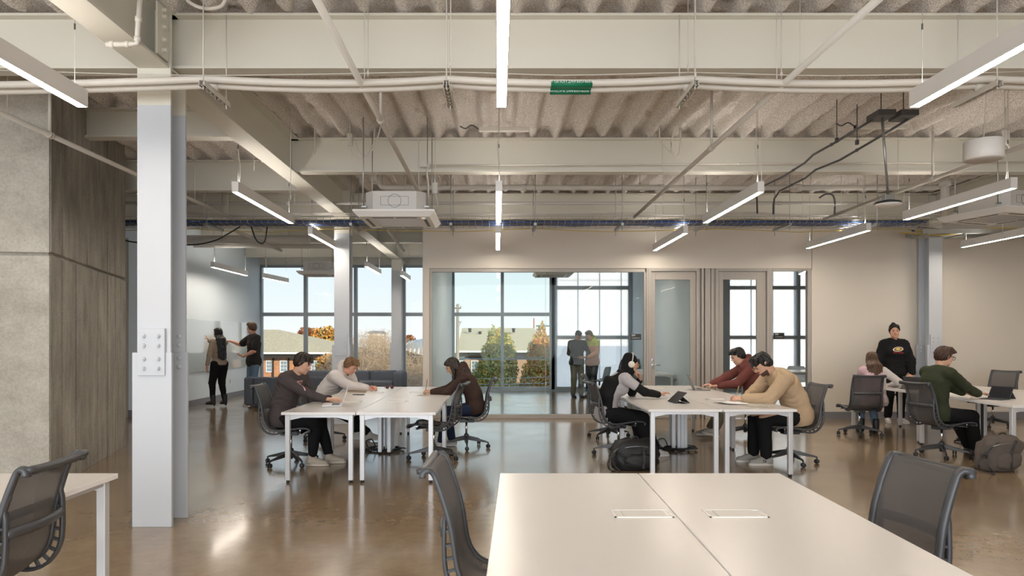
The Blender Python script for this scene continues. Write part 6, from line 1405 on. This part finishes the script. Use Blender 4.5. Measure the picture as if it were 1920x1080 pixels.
F_.ell(hp(0, .125, -.022), R3, V(.064, .090, .078) * hs, .010, True); F_.noise = cloth_noise(.004, 3)
sobj('beanie_and_hood', F_, .0055, [CL['black']], g)
F_ = Field(.03); p3, p1, p0_, sx, n3, n2 = c['p3'], c['p1'], c['p0'], c['sx'], c['n3'], c['n2']
for t in (-.05, 0, .05): F_.chain([p3 + sx * (.08 + t * .5) - n3 * .03, c['p2'] + sx * (.13 + t * .3) - n2 * (.10 - t), p1 + sx * (.13 + t) - n2 * (.08 - t), p0_ + sx * (.14 + t * .6) - n2 * (.03 - t) - c['u1'] * .04], [.036, .044, .046, .032], n=sx, sq=1.3)
F_.chain([p3 - sx * .08 + n3 * .04, p3 + n3 * .085, p3 + sx * .09 + n3 * .04, p3 + sx * .09 - n3 * .05], [.036, .036, .036, .036]); F_.chain([p3 + sx * .08 - n3 * .03, p3 - n3 * .07, p3 - sx * .08 - n3 * .03], [.036, .036, .036])
F_.noise = cloth_noise(.009, 8); sobj('scarf', F_, .008, [CL['black']], g)
hb_ = MB().sweep([hp(.092 * math.cos(t) * 1.02, -.012, .02 + .128 * math.sin(t)) for t in np.linspace(.0, PI, 15)], [(-.014, -.004), (.014, -.004), (.014, .004), (-.014, .004)], tuple(c['hf'])).build('headphones', mat('headphone_cream', (.72, .66, .58), .45), g)
for s in (-1, 1): MB().lathe(hp(s * .080, -.010, -.002), [(.030, 0), (.040, .004), (.042, .016), (.036, .026), (.020, .030)], 20, c['hr'] * s).build('ear_cup', D.materials['headphone_cream'], hb_)
MB().tube([c['wr']['R'] + V(-.03, .0, .0), c['wr']['R'] + V(.0, .0, .032), c['wr']['R'] + V(.03, 0, 0)], .004, 6).build('bracelet', M['red'], g)
# 7 maroon hoodie
c = seat(skin=SK['fair'], hair=HR['black'], style='swept', pelvis=(0, -.10, .545), lean=(5, 16, 26), neck=34, hpitch=24, hyaw=6, seed=17, sc=1.03, bulk=1.05, h=.0065,
         wL=(-.08, .46, .775), eL=(-.35, -.3, -1), hL=((.25, 1, .0), dn), wR=(.12, .52, .775), eR=(.8, 0, -.6), hR=((-.2, 1, 0), dn), aR=(.10, .56, .10), aL=(-.14, .52, .12), fL=(0, 12), kR=(0, 1, 1), kL=(0, 1, 1),
         top=dict(mat=[CL['maroon']], hood=1, loose=1.7, r=(.074, .068, .052), wr=.008, hem=.06), bottom=dict(mat=CL['khaki'], end=.88), shoe=SH['grey'], sock=M['sock'])
person('man in a maroon hoodie typing on the dark laptop', (3.80, 10.35), 178, c)
# 8 tan sweatshirt
c = seat(beard=1, skin=SK['fair'], hair=HR['black'], style='curly', pelvis=(0, -.10, .56), lean=(12, 34, 44), neck=50, hpitch=40, hyaw=0, seed=18, sc=1.10, bulk=1.06,
         wL=(-.05, .58, .775), eL=(-.4, -.3, -1), hL=((.15, 1, .05), (.6, .1, -.8)), curlL=.8, wR=(.12, .46, .775), eR=(.8, 0, -.5), hR=((-.9, .5, 0), dn), curlR=.5, aR=(.10, .40, .09), aL=(-.12, .34, .09), kR=(0, 1, .7),
         top=dict(mat=[CL['tan']], loose=1.9, r=(.080, .074, .056), wr=.009, hem=.06), bottom=dict(mat=CL['black'], r=(.105, .082, .062)), shoe=SH['grey'], glasses=mat('gold_wire_frame', (.5, .38, .22), .3, .8), gth=.0016)
g = person('man in a tan sweatshirt writing at the front of the middle cluster', (3.50, 8.18), 184, c)
MB().tube([c['wr']['L'] + V(.02, .09, .02), c['wr']['L'] + V(.02, .05, .15)], .004, 6).build('pen', mat('pen_wood', (.5, .35, .15), .5), g)
for k, s in (('L', -1),):
    so2, q = c['shoeobj' + k]
    text('shoe_letter', 'N', .055, M['black'], Matrix(((0, 0, -1, 0), (1, 0, 0, 0), (0, 1, 0, 0), (0, 0, 0, 1))).inverted() if False else Matrix.Translation(Vector(q(s * .0455, .04, .052))) @ Matrix(((0, 0, s * 1.0, 0), (-1 * -s, 0, 0, 0), (0, 1, 0, 0), (0, 0, 0, 1))), so2, .0015)
# 9 woman seated with her back to us
def m9(p, k): return ((p - k['p3']) @ k['sx'] > .10).astype(int)
c = seat(skin=SK['fair'], hair=HR['brown'], style='longback', hlen=.34, hback=.0, pelvis=(0, -.10, .53), lean=(2, 10, 18), neck=22, hpitch=8, hyaw=-10, fem=1, sc=.93, seed=19, h=.008,
         wR=(.34, .16, .765), eR=(.8, -.3, -.6), hR=((.3, 1, 0), dn), wL=(-.12, .34, .62), eL=(-.7, -.2, -.5), hL=((.3, 1, -.1), dn), aR=(.10, .16, .088), aL=(-.08, .26, .088),
         top=dict(mat=[CL['pink'], CL['cream']], mfn=m9, loose=1.4, r=(.066, .062, .048), hem=.05), bottom=dict(mat=CL['jeans'], end=.85), shoe=SH['black'], boot=1, laces=False)
person('woman with long brown hair in a pink and white top, seated back to us', (5.84, 10.62), 80, c)
# 10 standing woman
c = dict(skin=SK['rosy'], hair=HR['black'], style='bun', nl=.135, hs=1.05, pelvis=(0, 0, .90), lean=(0, -2, 4), neck=8, hpitch=4, hyaw=-12, hroll=3, fem=1, sc=.97, h=.0075, seed=20,
         wL=(-.25, .14, .88), eL=(-.9, -.5, -.2), hL=((.6, .3, -.7), (0, -1, -.2)), wR=(.30, .08, .86), eR=(.9, -.5, -.2), hR=((-.1, .2, -1), (-1, 0, 0)), aR=(.10, 0, .088), aL=(-.10, .04, .088), kR=(0, 1, 0), kL=(0, 1, 0), fL=(16, 0), fR=(-16, 0),
         top=dict(mat=[CL['black']], loose=3.2, r=(.090, .098, .058), wr=.010, hem=.03), bottom=dict(mat=CL['black'], r=(.098, .078, .062), end=.9), shoe=SH['white'], sock=M['sock'])
g = person('woman with a hair bun standing in a black sweatshirt behind the right cluster', (7.02, 12.08), 262, c)
def ovalmesh(a, b, hole=0, n=28):
    me = D.meshes.new('oval'); vs = []; fs = []
    if hole:
        for i in range(n): t = 2 * PI * i / n; vs += [(a * math.cos(t), b * math.sin(t) + .12 * a * math.cos(t), 0), (a * hole * math.cos(t), b * hole * math.sin(t) + .12 * a * math.cos(t), 0)]
        fs = [(2 * i, 2 * i + 1, 2 * ((i + 1) % n) + 1, 2 * ((i + 1) % n)) for i in range(n)]
    else: vs = [(a * math.cos(2 * PI * i / n), b * math.sin(2 * PI * i / n) + .12 * a * math.cos(2 * PI * i / n), 0) for i in range(n)]; fs = [tuple(range(n))]
    me.from_pydata(vs, [], fs); return me
ctr = c['p2'] + c['u2'] * .03 + c['n2'] * .15
decal(g, c, 'chest_print', '', .05, mat('print_white2', (.7, .62, .5), .8), ctr, -c['sx'], c['u2'], .003, ovalmesh(.088, .042, .82))
decal(g, c, 'chest_print', '', .05, mat('print_brown', (.22, .12, .06), .8), ctr, -c['sx'], c['u2'], .002, ovalmesh(.074, .034))
decal(g, c, 'chest_print', '', .05, mat('print_yellow', (.62, .50, .10), .8), ctr + c['u2'] * .004, -c['sx'], c['u2'], .0045, ovalmesh(.040, .018))
decal(g, c, 'chest_print', '', .03, mat('print_red2', (.35, .03, .03), .8), ctr - c['u2'] * .062, -c['sx'], c['u2'], .003, strokes([((-.085, .0), (-.07, .010), (-.062, -.008), (-.05, .008), (-.04, -.008), (-.028, .008), (-.018, -.006)), ((.0, -.006), (.008, .012), (.02, -.008), (.032, .010), (.045, -.008), (.058, .008), (.07, -.010), (.085, .004))], .008))
# 11 man in green sweater
c = seat(skin=SK['fair'], hair=HR['red'], style='swept', pelvis=(0, -.13, .55), lean=(-2, 8, 16), neck=22, hpitch=14, hyaw=-4, seed=21, sc=1.03, bulk=1.06,
         wR=(.10, .44, .775), eR=(.3, -.4, -1), hR=((-.15, 1, .05), dn), curlR=.3, wL=(-.12, .44, .775), eL=(-.3, -.4, -1), hL=((.15, 1, .0), dn), aR=(.08, .40, .088), aL=(-.14, .52, .088), kR=(.1, 1, .9), kL=(0, 1, .9),
         top=dict(mat=[CL['green']], loose=1.5, r=(.070, .064, .050), wr=.007, hem=.05), bottom=dict(mat=CL['black'], r=(.100, .078, .060)), shoe=SH['black'], glasses=M['black'], gth=.0028)
person('man in a dark green sweater with black glasses at the right cluster', (5.62, 8.60), 10, c)
# 12, 13 two people inside the glass room
c = dict(skin=SK['brown'], hair=HR['black'], style='curly', pelvis=(0, 0, .90), lean=(0, 2, 8), neck=20, hpitch=22, sc=.97, h=.010, seed=22, wR=(.10, .28, 1.02), eR=(.9, -.3, -.6), hR=((-1, .3, 0), (0, 0, 1)), wL=(-.16, .28, 1.02), eL=(-.9, -.3, -.6), hL=((.9, .3, 0), (0, 0, 1)), aR=(.10, 0, .088), aL=(-.10, .04, .088), kR=(0, 1, 0), kL=(0, 1, 0),
         top=dict(mat=[CL['tee']], loose=1.8, r=(.068, .062, .050), hem=.06), bottom=dict(mat=CL['khaki'], r=(.10, .080, .064)), shoe=SH['black'])
person('person in a dark long sleeved top standing inside the glass meeting room', (2.02, 17.3), 285, c)
def m13(p, k): return ((p - k['p2']) @ k['u'] > .04).astype(int)
c = dict(skin=SK['tan'], hair=CL['khaki'], style='short', pelvis=(0, 0, .91), lean=(0, 4, 12), neck=24, hpitch=28, sc=.98, h=.010, seed=23, wR=(.14, .28, 1.0), eR=(.9, -.3, -.6), hR=((-1, .3, 0), (0, 0, 1)), wL=(-.08, .30, 1.02), eL=(-.9, -.3, -.6), hL=((.9, .3, 0), (0, 0, 1)), aR=(.10, 0, .088), aL=(-.10, .04, .088), kR=(0, 1, 0), kL=(0, 1, 0),
         top=dict(mat=[CL['rust'], CL['lime']], mfn=m13, hood=1, loose=2.0, r=(.072, .066, .050), hem=.08), bottom=dict(mat=CL['black'], r=(.10, .080, .064)), shoe=SH['brownshoe'])
person('person in a green and pink hooded top beside the darker one in the meeting room', (2.42, 17.35), 225, c)
